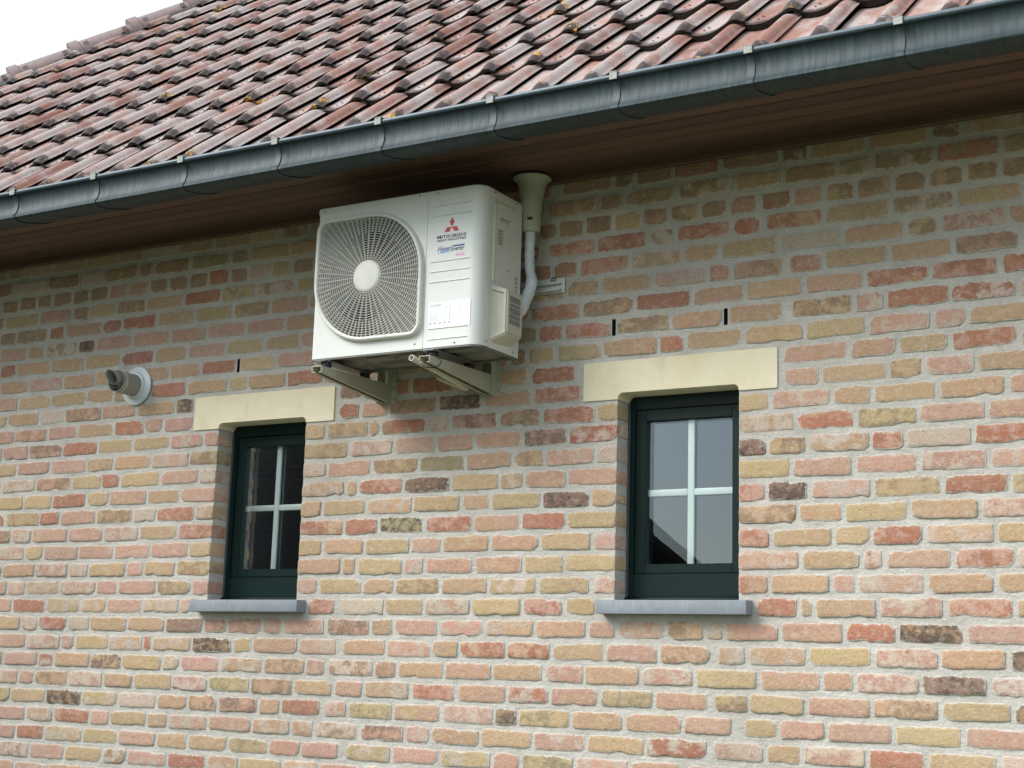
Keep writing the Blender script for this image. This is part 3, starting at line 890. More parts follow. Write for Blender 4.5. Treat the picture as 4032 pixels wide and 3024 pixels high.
for sc, x, y, z in cells:
    jig = Matrix.Translation((random.uniform(-0.0025, 0.0025), 0, 0)) @ ROT @ Matrix.Rotation(random.uniform(-0.011, 0.011), 4, 'Z') @ Matrix.Rotation(random.uniform(-0.007, 0.007), 4, 'X') @ Matrix.Translation((0, random.uniform(-0.007, 0.007), random.uniform(-0.002, 0.003)))
    mw = Matrix.Translation((x, y, z)) @ jig
    if y < RY1 - TG * CT - 0.02:
        mw = mw @ Matrix.Diagonal((1, 1.188, 1, 1))     # longer eaves tiles
    near_hip = x - TW < HIP + y + 0.40
    if sc > 0 and n_ind < 300:
        n_ind += 1
        me = tile_me
        if near_hip:
            me = tile_me.copy()
            hip_cut(me, mw)
            if not len(me.polygons):
                continue
        o = link('roof_tile', me, M_TILE, roof)
        o.matrix_local = mw
    else:
        me = tile_me
        if near_hip:
            me = tile_me.copy()
            hip_cut(me, mw)
        rnd_ = random.random()
        vs = [mw @ v_.co for v_ in me.vertices]
        rest.add(vs, [tuple(p.vertices) for p in me.polygons])
        rest.a['nose'] += [[d.value] for d in me.attributes['nose'].data]
        rest.a['rnd'] += [[rnd_]] * len(vs)
if rest.v:
    o = rest.build('tile_field', M_TILE, roof, 68)
    o['kind'] = 'stuff'
print('tiles', n_ind, len(cells))

# hip tiles over a black roll
hd = Vector((1, 1, math.tan(TH))).normalized()
hu = Vector((0, 0, 1)) - hd * hd.z
hu.normalize()
hs = hd.cross(hu)
def hip_pt(t, h):
    return Vector((HIP + t, t, roof_z(t))) + hu * h
m = MB()
rr = []
for i in range(0, 60):
    t = -0.55 + i * 0.09
    wv = 0.012 * math.sin(i * 2.1) + 0.008 * math.sin(i * 0.9)
    rr.append([hip_pt(t, -0.092 + wv) + hs * 0.165, hip_pt(t, -0.030 + wv) + hs * 0.095, hip_pt(t, 0.02) + hs * 0.03, hip_pt(t, 0.02) - hs * 0.03, hip_pt(t, -0.030) - hs * 0.095, hip_pt(t, -0.092) - hs * 0.165])
m.loft(rr, False)
m.build('hip_roll', M_RUBBER, roof, 60)
m = MB()
rr = []
for s_, ra in ((0, 0.100), (0.0, 0.132), (0.004, 0.136), (0.066, 0.134), (0.074, 0.121), (0.47, 0.115)):
    lift = -0.074 + 0.02 * (1 - s_ / 0.47)
    rr.append([(hd * s_ + hu * (lift + ra * math.cos(R(a)) ) + hs * (ra * math.sin(R(a)))) for a in range(-98, 99, 14)])
m.loft(rr, False)
for sgn in (1, -1):                           # clip lugs near both ends
    for s_ in (0.11, 0.40):
        c0 = hd * s_ + hu * (-0.012 if s_ > 0.2 else -0.006) + hs * 0.1025 * sgn
        vs = [c0 + hd * dx * 0.016 + hu * dz * 0.014 + hs * sgn * dy * 0.012 for dx in (-1, 1) for dz in (-1, 1) for dy in (-1, 1)]
        m.add(vs, [(0, 1, 3, 2), (4, 6, 7, 5), (0, 4, 5, 1), (2, 3, 7, 6), (0, 2, 6, 4), (1, 5, 7, 3)])
hp = m.build('hip_tile', M_HIP, roof, 40)
hip_me = hp.data
bpy.data.objects.remove(hp)
for i in range(-7, 12):
    t = 1.498 + 0.272 * i
    o = link('hip_tile', hip_me, M_HIP, roof)
    o.location = hip_pt(t, 0.0)

# ------------------------------------------------------------------ air conditioner
ac = thing('air_conditioner', 'white outdoor air conditioning unit with round fan grille high on the brick wall', 'air conditioner', (-3.789, -0.436, 1.25 - GZ + GZ))
AW, AH, AD = 0.80, 0.64, 0.303
LID = 0.615
fan_c = (0.272, 0.318)
FR = 0.268
def leaf(off, n=14):
    r0 = FR - off
    rc = max(0.012, 0.055 - off)
    cx_, cz_ = fan_c
    out = []
    for i in range(n + 1):                    # top right: quarter of the big circle
        a = R(90 - 90 * i / n)
        out.append((cx_ + r0 * math.cos(a), cz_ + r0 * math.sin(a)))
    for i in range(n + 1):                    # bottom right: tight corner
        a = R(0 - 90 * i / n)
        out.append((cx_ + r0 - rc + rc * math.cos(a), cz_ - r0 + rc + rc * math.sin(a)))
    for i in range(n + 1):
        a = R(-90 - 90 * i / n)
        out.append((cx_ + r0 * math.cos(a), cz_ + r0 * math.sin(a)))
    for i in range(n + 1):
        a = R(180 - 90 * i / n)
        out.append((cx_ - r0 + rc + rc * math.cos(a), cz_ + r0 - rc + rc * math.sin(a)))
    return out
def in_leaf(u, v_, off):
    cx_, cz_ = fan_c
    r0 = FR - off
    du, dv = u - cx_, v_ - cz_
    if abs(du) > r0 or abs(dv) > r0:
        return False
    if du * dv >= 0:
        return math.hypot(du, dv) <= r0
    rc = max(0.012, 0.055 - off)
    au, av = abs(du) - (r0 - rc), abs(dv) - (r0 - rc)
    return not (au > 0 and av > 0 and math.hypot(au, av) > rc)

SEAM = 0.5455
front = lambda p: (p[0], 0.0, p[1])
m = MB()
holed(m, [(0.010, 0), (SEAM - 0.0009, 0), (SEAM - 0.0009, LID), (0.010, LID)], [leaf(0.012)], front)
m.loft([[(p[0], 0.0, p[1]) for p in leaf(0.012)], [(p[0], 0.022, p[1]) for p in leaf(0.016)]], True)
m.loft([[(0.010, 0, 0), (0.010, 0, LID)], [(0.003, 0.002, 0), (0.003, 0.002, LID)], [(0, 0.010, 0), (0, 0.010, LID)], [(0, AD, 0), (0, AD, LID)]], False)
m.loft([[(SEAM - 0.0009, 0, 0), (SEAM - 0.0009, 0, LID)], [(SEAM - 0.0009, 0.01, 0), (SEAM - 0.0009, 0.01, LID)]], False)
m.build('fan_side_panel', M_CASE, ac, 40)
m = MB()
RC = 0.052
cor = [(AW - RC + RC * math.sin(R(a)), RC - RC * math.cos(R(a))) for a in range(0, 91, 9)]
path = [(SEAM + 0.0009, 0.010), (SEAM + 0.0009, 0.0)] + cor + [(AW, 0.072)]
m.loft([[(p[0], p[1], 0), (p[0], p[1], LID)] for p in path], False)
m.build('service_panel', M_CASE, ac, 40)
m = MB()
side = lambda p: (AW, p[0], p[1])
handle = [(0.132, 0.518), (0.232, 0.521), (0.232, 0.545), (0.132, 0.541)]
holed(m, [(0.0735, 0), (AD, 0), (AD, LID), (0.0735, LID)], [handle], side)
hin = [(AW - 0.022, p[0] + 0.006 * (1 if p[0] < 0.2 else -1), p[1]) for p in handle]
m.loft([[(AW, p[0], p[1]) for p in handle], hin], True, False, True)
m.add([(AW, AD, 0), (0, AD, 0), (0, AD, LID), (AW, AD, LID)], [(0, 1, 2, 3)])
m.build('side_panel', M_CASE, ac, 40)
# raised surround on the side
gr = round_poly([(0.085, 0.27), (0.085, 0.597), (0.245, 0.602)], [0, 0.02, 0], 5)
m = MB()
gi = round_poly([(0.092, 0.27), (0.092, 0.590), (0.245, 0.595)], [0, 0.016, 0], 5)
m.loft([[(AW, p[0], p[1]) for p in gr], [(AW + 0.007, p[0] + 0.002, p[1] - 0.002) for p in gr], [(AW + 0.007, p[0], p[1]) for p in gi], [(AW, p[0], p[1]) for p in gi]], False)
m.build('side_surround', M_COVER, ac, 40)
# lid
fp = round_poly([(-0.003, -0.003), (AW + 0.003, -0.003), (AW + 0.003, AD + 0.003), (-0.003, AD + 0.003)], [0.010, 0.054, 0.008, 0.008], 8)
def inset(o_, d):
    cx_, cy_ = AW / 2, AD / 2
    return [(cx_ + (p[0] - cx_) * (1 - d / cx_), cy_ + (p[1] - cy_) * (1 - d / cy_)) for p in o_]
m = MB()
m.loft([[(p[0], p[1], LID - 0.001) for p in inset(fp, 0.004)], [(p[0], p[1], LID - 0.001) for p in fp], [(p[0], p[1], AH - 0.008) for p in fp], [(p[0], p[1], AH - 0.002) for p in inset(fp, 0.002)], [(p[0], p[1], AH) for p in inset(fp, 0.008)]], True, False, True)
m.build('lid', M_CASE, ac, 45)
# base tray with pressed ribs
fb = round_poly([(0.002, 0.002), (AW - 0.002, 0.002), (AW - 0.002, AD - 0.002), (0.002, AD - 0.002)], [0.010, 0.05, 0.008, 0.008], 8)
m = MB()
m.loft([[(p[0], p[1], 0.004) for p in fb], [(p[0], p[1], -0.006) for p in fb], [(p[0], p[1], -0.006) for p in inset(fb, 0.014)], [(p[0], p[1], 0.006) for p in inset(fb, 0.018)]], True, False, True)
for (a, b_, c_, d_) in ((0.22, 0.36, 0.05, 0.12), (0.38, 0.50, 0.05, 0.12), (0.22, 0.46, 0.17, 0.25), (0.58, 0.75, 0.05, 0.10), (0.56, 0.76, 0.15, 0.26), (0.05, 0.17, 0.10, 0.25)):
    q = round_poly([(a, c_), (b_, c_), (b_, d_), (a, d_)], [0.02] * 4, 4)
    qc = ((a + b_) / 2, (c_ + d_) / 2)
    q2 = [(qc[0] + (p[0] - qc[0]) * 0.86, qc[1] + (p[1] - qc[1]) * 0.78) for p in q]
    m.loft([[(p[0], p[1], 0.006) for p in q], [(p[0], p[1], -0.006) for p in q2]], True, False, True)
m.build('base_tray', M_BASE, ac, 35)
# feet under the tray
for u in (0.055, 0.578):
    bevel_box('foot_rail', u - 0.035, u + 0.035, 0.004, AD - 0.004, -0.012, -0.0065, 0.002, M_BASE, ac, 1)
    bevel_box('foot_tab', u - 0.020, u + 0.030, -0.016, 0.0035, -0.0135, -0.0085, 0.001, M_STEEL, ac, 1)
# fan compartment
m = MB()
circ = [(fan_c[0] + 0.240 * math.cos(R(a)), fan_c[1] + 0.240 * math.sin(R(a))) for a in range(0, 360, 8)]
holed(m, leaf(0.016), [circ], lambda p: (p[0], 0.022, p[1]))
m.loft([[(p[0], 0.022, p[1]) for p in circ], [(fan_c[0] + (p[0] - fan_c[0]) * 0.97, 0.03, fan_c[1] + (p[1] - fan_c[1]) * 0.97) for p in circ], [(fan_c[0] + (p[0] - fan_c[0]) * 0.97, 0.11, fan_c[1] + (p[1] - fan_c[1]) * 0.97) for p in circ]], True)
m.build('fan_shroud', M_SHROUD, ac, 40)
m = MB()
m.box(0.006, SEAM - 0.004, 0.112, AD - 0.006, 0.008, LID - 0.004)
o = m.build('coil_box', M_DARK, ac)
bm = bmesh.new()
bm.from_mesh(o.data)
bmesh.ops.delete(bm, geom=[f for f in bm.faces if f.calc_center_median().y < 0.12], context='FACES_ONLY')
bm.to_mesh(o.data)
bm.free()
fan = bpy.data.objects.new('fan', None)
COL.objects.link(fan)
fan.parent = ac
fan.location = (fan_c[0], 0.065, fan_c[1])
m = MB()
lathe(m, [(0.001, -0.02), (0.045, -0.02), (0.055, -0.01), (0.055, 0.03)], (0, 0, 0))
m.build('fan_hub', M_FAN, fan, 40)
for bl in range(3):
    m = MB()
    g0 = bl * 120 + 8
    rr = []
    for i in range(7):
        ra = 0.05 + 0.163 * i / 6
        sw = 46 + 30 * i / 6
        rr.append([(ra * math.cos(R(g0 + i * 4 + sw * j / 6)), -0.015 + 0.055 * j / 6, ra * math.sin(R(g0 + i * 4 + sw * j / 6))) for j in range(7)])
    m.loft(rr, False)
    m.build('fan_blade', M_FAN, fan, 60)
# grille
grille = bpy.data.objects.new('fan_grille', None)
COL.objects.link(grille)
grille.parent = ac
m = MB()
m.loft([[(p[0], y, p[1]) for p in leaf(o_)] for o_, y in ((0, 0.0005), (0.0005, -0.012), (0.004, -0.019), (0.009, -0.0215), (0.015, -0.0205), (0.019, -0.016), (0.020, 0.006))], True)
m.build('grille_frame', M_GRILLE, grille, 60)
m = MB()
cx_, cz_ = fan_c
ra = 0.068
while ra < 0.37:
    seg = 96
    for k in range(seg):
        a0, a1 = 2 * math.pi * k / seg, 2 * math.pi * (k + 1) / seg
        am = (a0 + a1) / 2
        if not in_leaf(cx_ + ra * math.cos(am), cz_ + ra * math.sin(am), 0.019):
            continue
        dome = -0.018 + 0.006 * min(1, ra / 0.27)
        tk = 0.00085
        pts = []
        for aa in (a0, a1):
            for rr_, yy in ((ra - tk, dome), (ra + tk, dome), (ra + tk, dome + 0.007), (ra - tk, dome + 0.007)):
                pts.append((cx_ + rr_ * math.cos(aa), yy, cz_ + rr_ * math.sin(aa)))
        m.add(pts, [(0, 1, 5, 4), (1, 2, 6, 5), (3, 0, 4, 7)])
    ra += 0.0101
m.build('grille_rings', M_GRILLE, grille)
m = MB()
for k in range(72):
    full = k % 2 == 0
    aa = R(k * 5 + 1)
    st_ = 0.064 if full else 0.185
    en = st_
    while en < 0.40 and in_leaf(cx_ + en * math.cos(aa), cz_ + en * math.sin(aa), 0.018):
        en += 0.003
    if en - st_ < 0.01:
        continue
    px_, pz_ = -math.sin(aa), math.cos(aa)
    t_ = 0.0008
    pts = []
    for rr_ in (st_, en):
        dome = -0.0195 + 0.006 * min(1, rr_ / 0.27)
        for sg, yy in ((-1, dome), (1, dome), (1, dome + 0.008), (-1, dome + 0.008)):
            pts.append((cx_ + rr_ * math.cos(aa) + px_ * t_ * sg, yy, cz_ + rr_ * math.sin(aa) + pz_ * t_ * sg))
    m.add(pts, [(0, 1, 5, 4), (1, 2, 6, 5), (3, 0, 4, 7)])
m.build('grille_spokes', M_GRILLE, grille)
m = MB()
lathe(m, [(0.0005, -0.0235), (0.05, -0.0228), (0.0625, -0.021), (0.066, -0.017), (0.066, -0.004)], (cx_, 0, cz_), n=40)
m.build('grille_hub', M_GRILLE, grille, 50)
# pressed lines on the front
for v_ in (0.572, 0.531, 0.345, 0.304, 0.262, 0.0755, 0.033):
    m = MB()
    u0, u1 = 0.564, 0.752
    sec = [(0.0, 0.0030), (-0.0032, 0.0004), (-0.0034, -0.0008), (0.0003, -0.0030)]
    m.loft([[(u0 + 0.002, 0.0003, v_)] * 4, [(u0 + 0.004, y, v_ + z) for y, z in sec], [(u1 - 0.004, y, v_ + z) for y, z in sec], [(u1 - 0.002, 0.0003, v_)] * 4], False)
    m.build('pressed_line', M_CASE, ac, 20)
# cover of the valves on the side
def cover():
    bm = bmesh.new()
    co = [(AW, 0.078, 0.024), (AW, 0.240, 0.030), (AW, 0.240, 0.262), (AW, 0.088, 0.252), (AW + 0.062, 0.104, 0.056), (AW + 0.056, 0.236, 0.062), (AW + 0.056, 0.236, 0.236), (AW + 0.062, 0.104, 0.230)]
    vs = [bm.verts.new(c_) for c_ in co]
    for f in ((0, 3, 7, 4), (4, 7, 6, 5), (3, 2, 6, 7), (0, 4, 5, 1), (1, 5, 6, 2)):
        bm.faces.new([vs[i] for i in f])
    bmesh.ops.recalc_face_normals(bm, faces=bm.faces)
    bmesh.ops.bevel(bm, geom=[e for e in bm.edges if not e.is_boundary], offset=0.006, segments=2, affect='EDGES')
    bm.faces.ensure_lookup_table()
    big = [f for f in bm.faces if f.normal.y < -0.6 and f.calc_area() > 0.004]
    bmesh.ops.inset_region(bm, faces=big, thickness=0.011, depth=0.0)
    bmesh.ops.inset_region(bm, faces=big, thickness=0.003, depth=-0.010)
    me = bpy.data.meshes.new('valve_cover')
    bm.to_mesh(me)
    bm.free()
    finish(me, 35)
    return link('valve_cover', me, M_COVER, ac)
vc = cover()
def quad(name, pts, mat, parent):
    mm = MB()
    mm.add(pts, [(0, 1, 2, 3)])
    return mm.build(name, mat, parent)
def side_y(t, v_):
    return (AW + 0.062 - 0.006 * (t - 0.104) / 0.132 + 0.0006, t, v_)
for (a, b_) in ((0.187, 0.211), (0.170, 0.182), (0.141, 0.166), (0.121, 0.138), (0.098, 0.118)):
    quad('warning_label', [side_y(0.124, a), side_y(0.212, a + 0.002), side_y(0.212, b_ + 0.002), side_y(0.124, b_)], M_GREYL, vc)
for q, (a, b_, c_, d_) in enumerate(((0.118, 0.160, 0.420, 0.490), (0.256, 0.285, 0.235, 0.330))):
    quad('instruction_sticker', [(AW + 0.0005, a, c_), (AW + 0.0005, b_, c_ + 0.001), (AW + 0.0005, b_, d_ + 0.001), (AW + 0.0005, a, d_)], M_COVER, ac)
    for i in range(5):
        zz = c_ + (d_ - c_) * (0.12 + 0.18 * i)
        quad('sticker_print', [(AW + 0.0009, a + 0.006, zz), (AW + 0.0009, b_ - 0.008, zz + 0.001), (AW + 0.0009, b_ - 0.008, zz + 0.006), (AW + 0.0009, a + 0.006, zz + 0.005)], M_GREYL, ac)
# rating plate
plate = quad('rating_label', [(0.567, -0.0005, 0.078), (0.760, -0.0005, 0.078), (0.760, -0.0005, 0.181), (0.567, -0.0005, 0.181)], M_LABEL, ac)
def strip(u0, u1, v0, v1, mat, name, parent, y=-0.0010):
    return quad(name, [(u0, y, v0), (u1, y, v0), (u1, y, v1), (u0, y, v1)], mat, parent)
rl = random.Random(3)
for i in range(13):
    vv_ = 0.108 + 0.0045 * i
    strip(0.664, 0.669, vv_, vv_ + 0.0022, M_LABTXT, 'label_print', plate)
    if i % 2:
        strip(0.642, 0.642 + rl.uniform(0.008, 0.014), vv_, vv_ + 0.0014, M_LABTXT, 'label_print', plate)
        strip(0.700, 0.700 + rl.uniform(0.006, 0.03), vv_, vv_ + 0.0012, M_LABTXT, 'label_print', plate)
for i in range(5):
    strip(0.573, 0.573 + rl.uniform(0.03, 0.05), 0.105 + 0.007 * i, 0.1062 + 0.007 * i, M_LABTXT, 'label_print', plate)
    strip(0.573 + 0.022 * i, 0.583 + 0.022 * i, 0.092, 0.099, M_LABTXT, 'label_print', plate)

def text(s, u, v_, wdt, hgt, mat, name, parent=None, shear=0.0, off=0.0, y=-0.0007, fit=True):
    cu = bpy.data.curves.new('t', 'FONT')
    cu.body = s
    cu.size = 1.0
    cu.offset = off
    cu.shear = shear
    cu.resolution_u = 3
    ob = bpy.data.objects.new('t', cu)
    COL.objects.link(ob)
    bpy.context.view_layer.update()
    me = bpy.data.meshes.new_from_object(ob.evaluated_get(bpy.context.evaluated_depsgraph_get()))
    bpy.data.objects.remove(ob)
    xs_ = [v__.co.x for v__ in me.vertices]
    ys_ = [v__.co.y for v__ in me.vertices]
    ax, bx_, ay, by_ = min(xs_), max(xs_), min(ys_), max(ys_)
    for v__ in me.vertices:
        v__.co = (u + (v__.co.x - ax) / (bx_ - ax) * wdt, y, v_ + (v__.co.y - ay) / (by_ - ay) * hgt)
    me.materials.clear()
    me.name = name
    return link(name, me, mat, parent or ac)
logo = MB()
lc = (0.661, 0.4800)
ls = 0.0226
for a in (90, 210, 330):
    d1 = Vector((math.cos(R(a)), math.sin(R(a))))
    n_ = Vector((-d1.y, d1.x))
    g = [d1 * 0.0004, d1 * ls * 0.866 + n_ * ls * 0.5, d1 * ls * 1.732, d1 * ls * 0.866 - n_ * ls * 0.5]
    logo.add([(lc[0] + p.x, -0.0006, lc[1] + p.y) for p in g], [(0, 1, 2, 3)])
logo.build('emblem', M_RED, ac)
text('MITSUBISHI', 0.594, 0.4365, 0.134, 0.0135, M_NAVY, 'lettering', off=0.022)
text('HEAVY INDUSTRIES', 0.594, 0.4240, 0.134, 0.0095, M_NAVY, 'lettering', off=0.018)
text('Hyper', 0.599, 0.3765, 0.062, 0.029, M_BLUE, 'lettering', shear=0.25, off=0.012)
text('I', 0.660, 0.3800, 0.008, 0.0235, M_NAVY, 'lettering', shear=0.25, off=0.02)
text('nverter', 0.667, 0.3805, 0.055, 0.0155, M_NAVY, 'lettering', shear=0.25, off=0.012)
quad('print_bar', [(0.670, -0.0006, 0.3975), (0.722, -0.0006, 0.3975), (0.724, -0.0006, 0.4035), (0.671, -0.0006, 0.4035)], M_BLUE, ac)
quad('print_bar', [(0.600, -0.0005, 0.3755), (0.655, -0.0005, 0.3780), (0.656, -0.0005, 0.3830), (0.602, -0.0005, 0.3805)], M_SKYB, ac)
text('R410A', 0.684, 0.357, 0.041, 0.0125, M_PINK, 'lettering', off=0.02)
lg = MB()
for a in (90, 210, 330):
    d1 = Vector((math.cos(R(a)), math.sin(R(a))))
    n_ = Vector((-d1.y, d1.x))
    g = [d1 * 0.0002, d1 * 0.0045 * 0.866 + n_ * 0.0022, d1 * 0.0078, d1 * 0.0045 * 0.866 - n_ * 0.0022]
    lg.add([(0.581 + p.x, -0.0010, 0.1655 + p.y) for p in g], [(0, 1, 2, 3)])
lg.build('label_print', M_LABTXT, plate)
text('MITSUBISHI', 0.590, 0.166, 0.034, 0.005, M_LABTXT, 'label_print', plate, off=0.02, y=-0.0010)
strip(0.592, 0.618, 0.1605, 0.1622, M_LABTXT, 'label_print', plate)
# screws
scr = MB()
lathe(scr, [(0.0002, -0.0030), (0.003, -0.0026), (0.0042, -0.0012), (0.0044, 0.0)], (0, 0, 0), n=12)
sc0 = scr.build('screw', M_STEEL, None, 60)
sme = sc0.data
bpy.data.objects.remove(sc0)
for (u, v_, f) in ((0.505, 0.626, 0), (0.592, 0.626, 0), (0.507, 0.022, 0), (0.692, 0.012, 0), (0.03, 0.626, 0), (0.083, 0.626, 1), (0.250, 0.626, 1), (0.058, 0.020, 1), (0.262, 0.016, 1), (0.205, 0.335, 1)):
    o = link('screw', sme, M_STEEL, ac)
    if f == 0:
        o.location = (u, -0.003 if v_ > 0.6 else 0.0, v_)
    else:
        o.location = (AW + (0.003 if v_ > 0.6 else (0.0 if u > 0.07 else -0.0005)), u, v_)
        o.rotation_euler = (0, 0, R(90))

# ------------------------------------------------------------------ wall bracket under it
br = thing('wall_bracket', 'cream steel wall bracket with two tapered arms and a wall rail behind the white unit', 'bracket', (0, 0, 0))
def arm(x0, x1):
    """inverted channel: top plate, two tapered webs, small lips along their lower edges"""
    mm = MB()
    t = 0.0025
    def web(xa, xb):
        mm.add([(xa, -0.492, 1.2045), (xa, -0.005, 1.2145), (xa, -0.005, 1.140), (xa, -0.492, 1.183), (xb, -0.492, 1.2045), (xb, -0.005, 1.2145), (xb, -0.005, 1.140), (xb, -0.492, 1.183)],
               [(0, 1, 2, 3), (7, 6, 5, 4), (0, 4, 5, 1), (1, 5, 6, 2), (2, 6, 7, 3), (3, 7, 4, 0)])
    def lip(xa, xb):
        mm.add([(xa, -0.492, 1.1830), (xb, -0.492, 1.1830), (xb, -0.005, 1.140), (xa, -0.005, 1.140), (xa, -0.492, 1.1805), (xb, -0.492, 1.1805), (xb, -0.005, 1.1375), (xa, -0.005, 1.1375)],
               [(0, 1, 2, 3), (4, 7, 6, 5), (0, 4, 5, 1), (1, 5, 6, 2), (2, 6, 7, 3), (3, 7, 4, 0)])
    web(x0, x0 + t)
    web(x1 - t, x1)
    mm.add([(x0, -0.492, 1.2045), (x1, -0.492, 1.2045), (x1, -0.005, 1.2145), (x0, -0.005, 1.2145), (x0, -0.492, 1.2072), (x1, -0.492, 1.2072), (x1, -0.005, 1.2172), (x0, -0.005, 1.2172)],
           [(0, 3, 2, 1), (4, 5, 6, 7), (0, 1, 5, 4), (1, 2, 6, 5), (2, 3, 7, 6), (3, 0, 4, 7)])
    lip(x0, x0 + 0.016)
    lip(x1 - 0.012, x1)
    return mm.build('bracket_arm', M_BRKT, br)
for x0, x1 in ((-3.738, -3.690), (-3.219, -3.171)):
    arm(x0, x1)
    m = MB()                                   # wall post: channel standing against the wall
    m.box(x0 - 0.012, x1 + 0.030, -0.0075, -0.0055, 1.132, 1.66)
    m.box(x0 - 0.005, x0 - 0.001, -0.040, -0.0076, 1.134, 1.64)
    m.box(x1 + 0.001, x1 + 0.004, -0.040, -0.0076, 1.134, 1.64)
    m.build('wall_post', M_BRKT, br)
    for zz in (1.155, 1.20):
        o = link('bolt', sme, M_STEEL, br)
        o.location = (x1 + 0.020, -0.0075, zz)
        o.scale = (1.3, 1.3, 1.3)
m = MB()
m.box(-3.95, -2.853, -0.008, -0.0055, 1.538, 1.600)
m.box(-3.95, -2.866, -0.028, -0.0081, 1.572, 1.576)
m.box(-3.95, -2.866, -0.028, -0.0081, 1.549, 1.553)
m.box(-3.95, -2.866, -0.0282, -0.0255, 1.5765, 1.581)
m.box(-3.95, -2.866, -0.0282, -0.0255, 1.544, 1.5485)
m.build('wall_rail', M_RAIL, br)
m = MB()
lathe(m, [(0.0003, -0.018), (0.006, -0.017), (0.010, -0.012), (0.012, -0.008), (0.014, -0.0081), (0.014, -0.006)], (-2.905, 0, 1.594), n=16)
m.build('bolt', M_STEEL, br, 50)
for u, yy in ((-3.724, -0.418), (-3.207, -0.418), (-3.715, -0.165), (-3.198, -0.165)):
    m = MB()
    zt_ = 1.2065 + 0.0100 * (yy + 0.492) / 0.487
    lathe(m, [(0.0005, zt_), (0.020, zt_), (0.0215, zt_ + 0.003), (0.0215, 1.2345), (0.020, 1.2375), (0.0005, 1.2375)], (u, yy, 0), 'z', 20)
    m.build('rubber_buffer', M_BLACK, br, 40)
    m = MB()
    lathe(m, [(0.0004, -0.022), (0.006, -0.022), (0.006, -0.010), (0.013, -0.010), (0.013, -0.003), (0.0004, -0.003)], (u, yy, zt_), 'z', 12)
    m.build('nut', M_STEEL, br, 30)

# ------------------------------------------------------------------ drain hose, pipe, flue
m = MB()
pth = [(-3.243, -0.510, 1.199), (-3.240, -0.44, 1.190), (-3.236, -0.36, 1.182), (-3.232, -0.24, 1.166), (-3.236, -0.12, 1.150), (-3.30, -0.06, 1.17), (-3.42, -0.05, 1.22)]
hose = thing('drain_hose', 'short cream drain hose tied along the bracket arm under the unit', 'hose')
tube(m, pth, 0.0125, 14, False)
tube(m, pth, 0.0105, 14, False)
m.add([(0, 0, 0)], [])
m.v.pop()
n = 14
m.f += [(i, (i + 1) % n, 14 * 7 + (i + 1) % n, 14 * 7 + i) for i in range(n)]
m.build('hose', M_HOSE, hose, 50)
m = MB()
c_ = []
for i in range(21):
    a = 2 * math.pi * i / 20
    c_.append((-3.205 + 0.053 * math.cos(a), -0.438, 1.194 + 0.0235 * math.sin(a) - 0.1 * 0.053 * math.cos(a)))
tube(m, c_, 0.0018, 6, False, (0, 1, 0))
m.build('cable_tie', M_BLACK, hose, 60)

pipe = thing('insulated_pipe', 'white wrapped pipe dropping from a cream soffit sleeve behind the unit', 'pipe')
m = MB()
px_, py_ = -2.970, -0.092
lathe(m, [(0.058, 2.0095), (0.078, 2.0095), (0.079, 2.006), (0.066, 1.996), (0.057, 1.980), (0.0525, 1.955), (0.0505, 1.932), (0.0455, 1.931), (0.043, 1.86)], (px_, py_, 0), 'z', 36)
m.build('soffit_rosette', M_DUCT, pipe, 40)
m = MB()
lathe(m, [(0.030, 1.868), (0.038, 1.868), (0.040, 1.866), (0.040, 1.800), (0.038, 1.798), (0.038, 1.786), (0.035, 1.781), (0.020, 1.781)], (px_, py_, 0), 'z', 36)
m.build('sleeve', M_DUCT, pipe, 40)
bevel_box('sleeve_lug', px_ + 0.006, px_ + 0.026, py_ - 0.044, py_ - 0.030, 1.823, 1.833, 0.002, M_FAN, pipe, 1)
m = MB()
pp = [(-2.973, 1.795), (-2.974, 1.74), (-2.975, 1.69), (-2.974, 1.65), (-2.969, 1.615), (-2.962, 1.588), (-2.961, 1.565), (-2.967, 1.543), (-2.976, 1.520), (-2.986, 1.497), (-2.993, 1.470), (-3.00, 1.445), (-3.02, 1.42), (-3.06, 1.40)]
dense = []
for i in range(len(pp) - 1):
    for q in range(4):
        t = q / 4
        dense.append((pp[i][0] + (pp[i + 1][0] - pp[i][0]) * t, py_ + 0.002 - 0.03 * max(0, i - 8) / 5, pp[i][1] + (pp[i + 1][1] - pp[i][1]) * t))
rp = random.Random(5)
rad = [0.0205 + rp.uniform(-0.0014, 0.0014) + (0.0035 if 20 < i < 44 else 0) for i in range(len(dense))]
tube(m, dense, rad, 16, False)
m.build('wrapped_pipe', M_WRAP, pipe, 50)

flue = thing('flue_pipe', 'grey boiler flue pipe with white wall flange sticking out of the brickwork', 'flue pipe', (-5.178, 0, 1.318))
m = MB()
lathe(m, [(0.052, -0.0045), (0.0925, -0.0045), (0.094, -0.008), (0.092, -0.0115), (0.082, -0.0125), (0.066, -0.020), (0.0625, -0.030), (0.060, -0.032), (0.0535, -0.032)], (0, 0, 0), n=44)
m.build('wall_flange', M_FLANGE, flue, 40)
m = MB()
lathe(m, [(0.0525, -0.005), (0.0525, -0.142), (0.0515, -0.1435), (0.049, -0.142), (0.0485, 0.05)], (0, 0, 0), n=44)
m.build('outer_pipe', M_FLUE, flue, 40)
m = MB()
lathe(m, [(0.0528, -0.118), (0.0536, -0.119), (0.0536, -0.122), (0.0528, -0.123)], (0, 0, 0), n=44)
m.build('pipe_ring', M_FLANGE, flue, 40)
m = MB()
rr = []
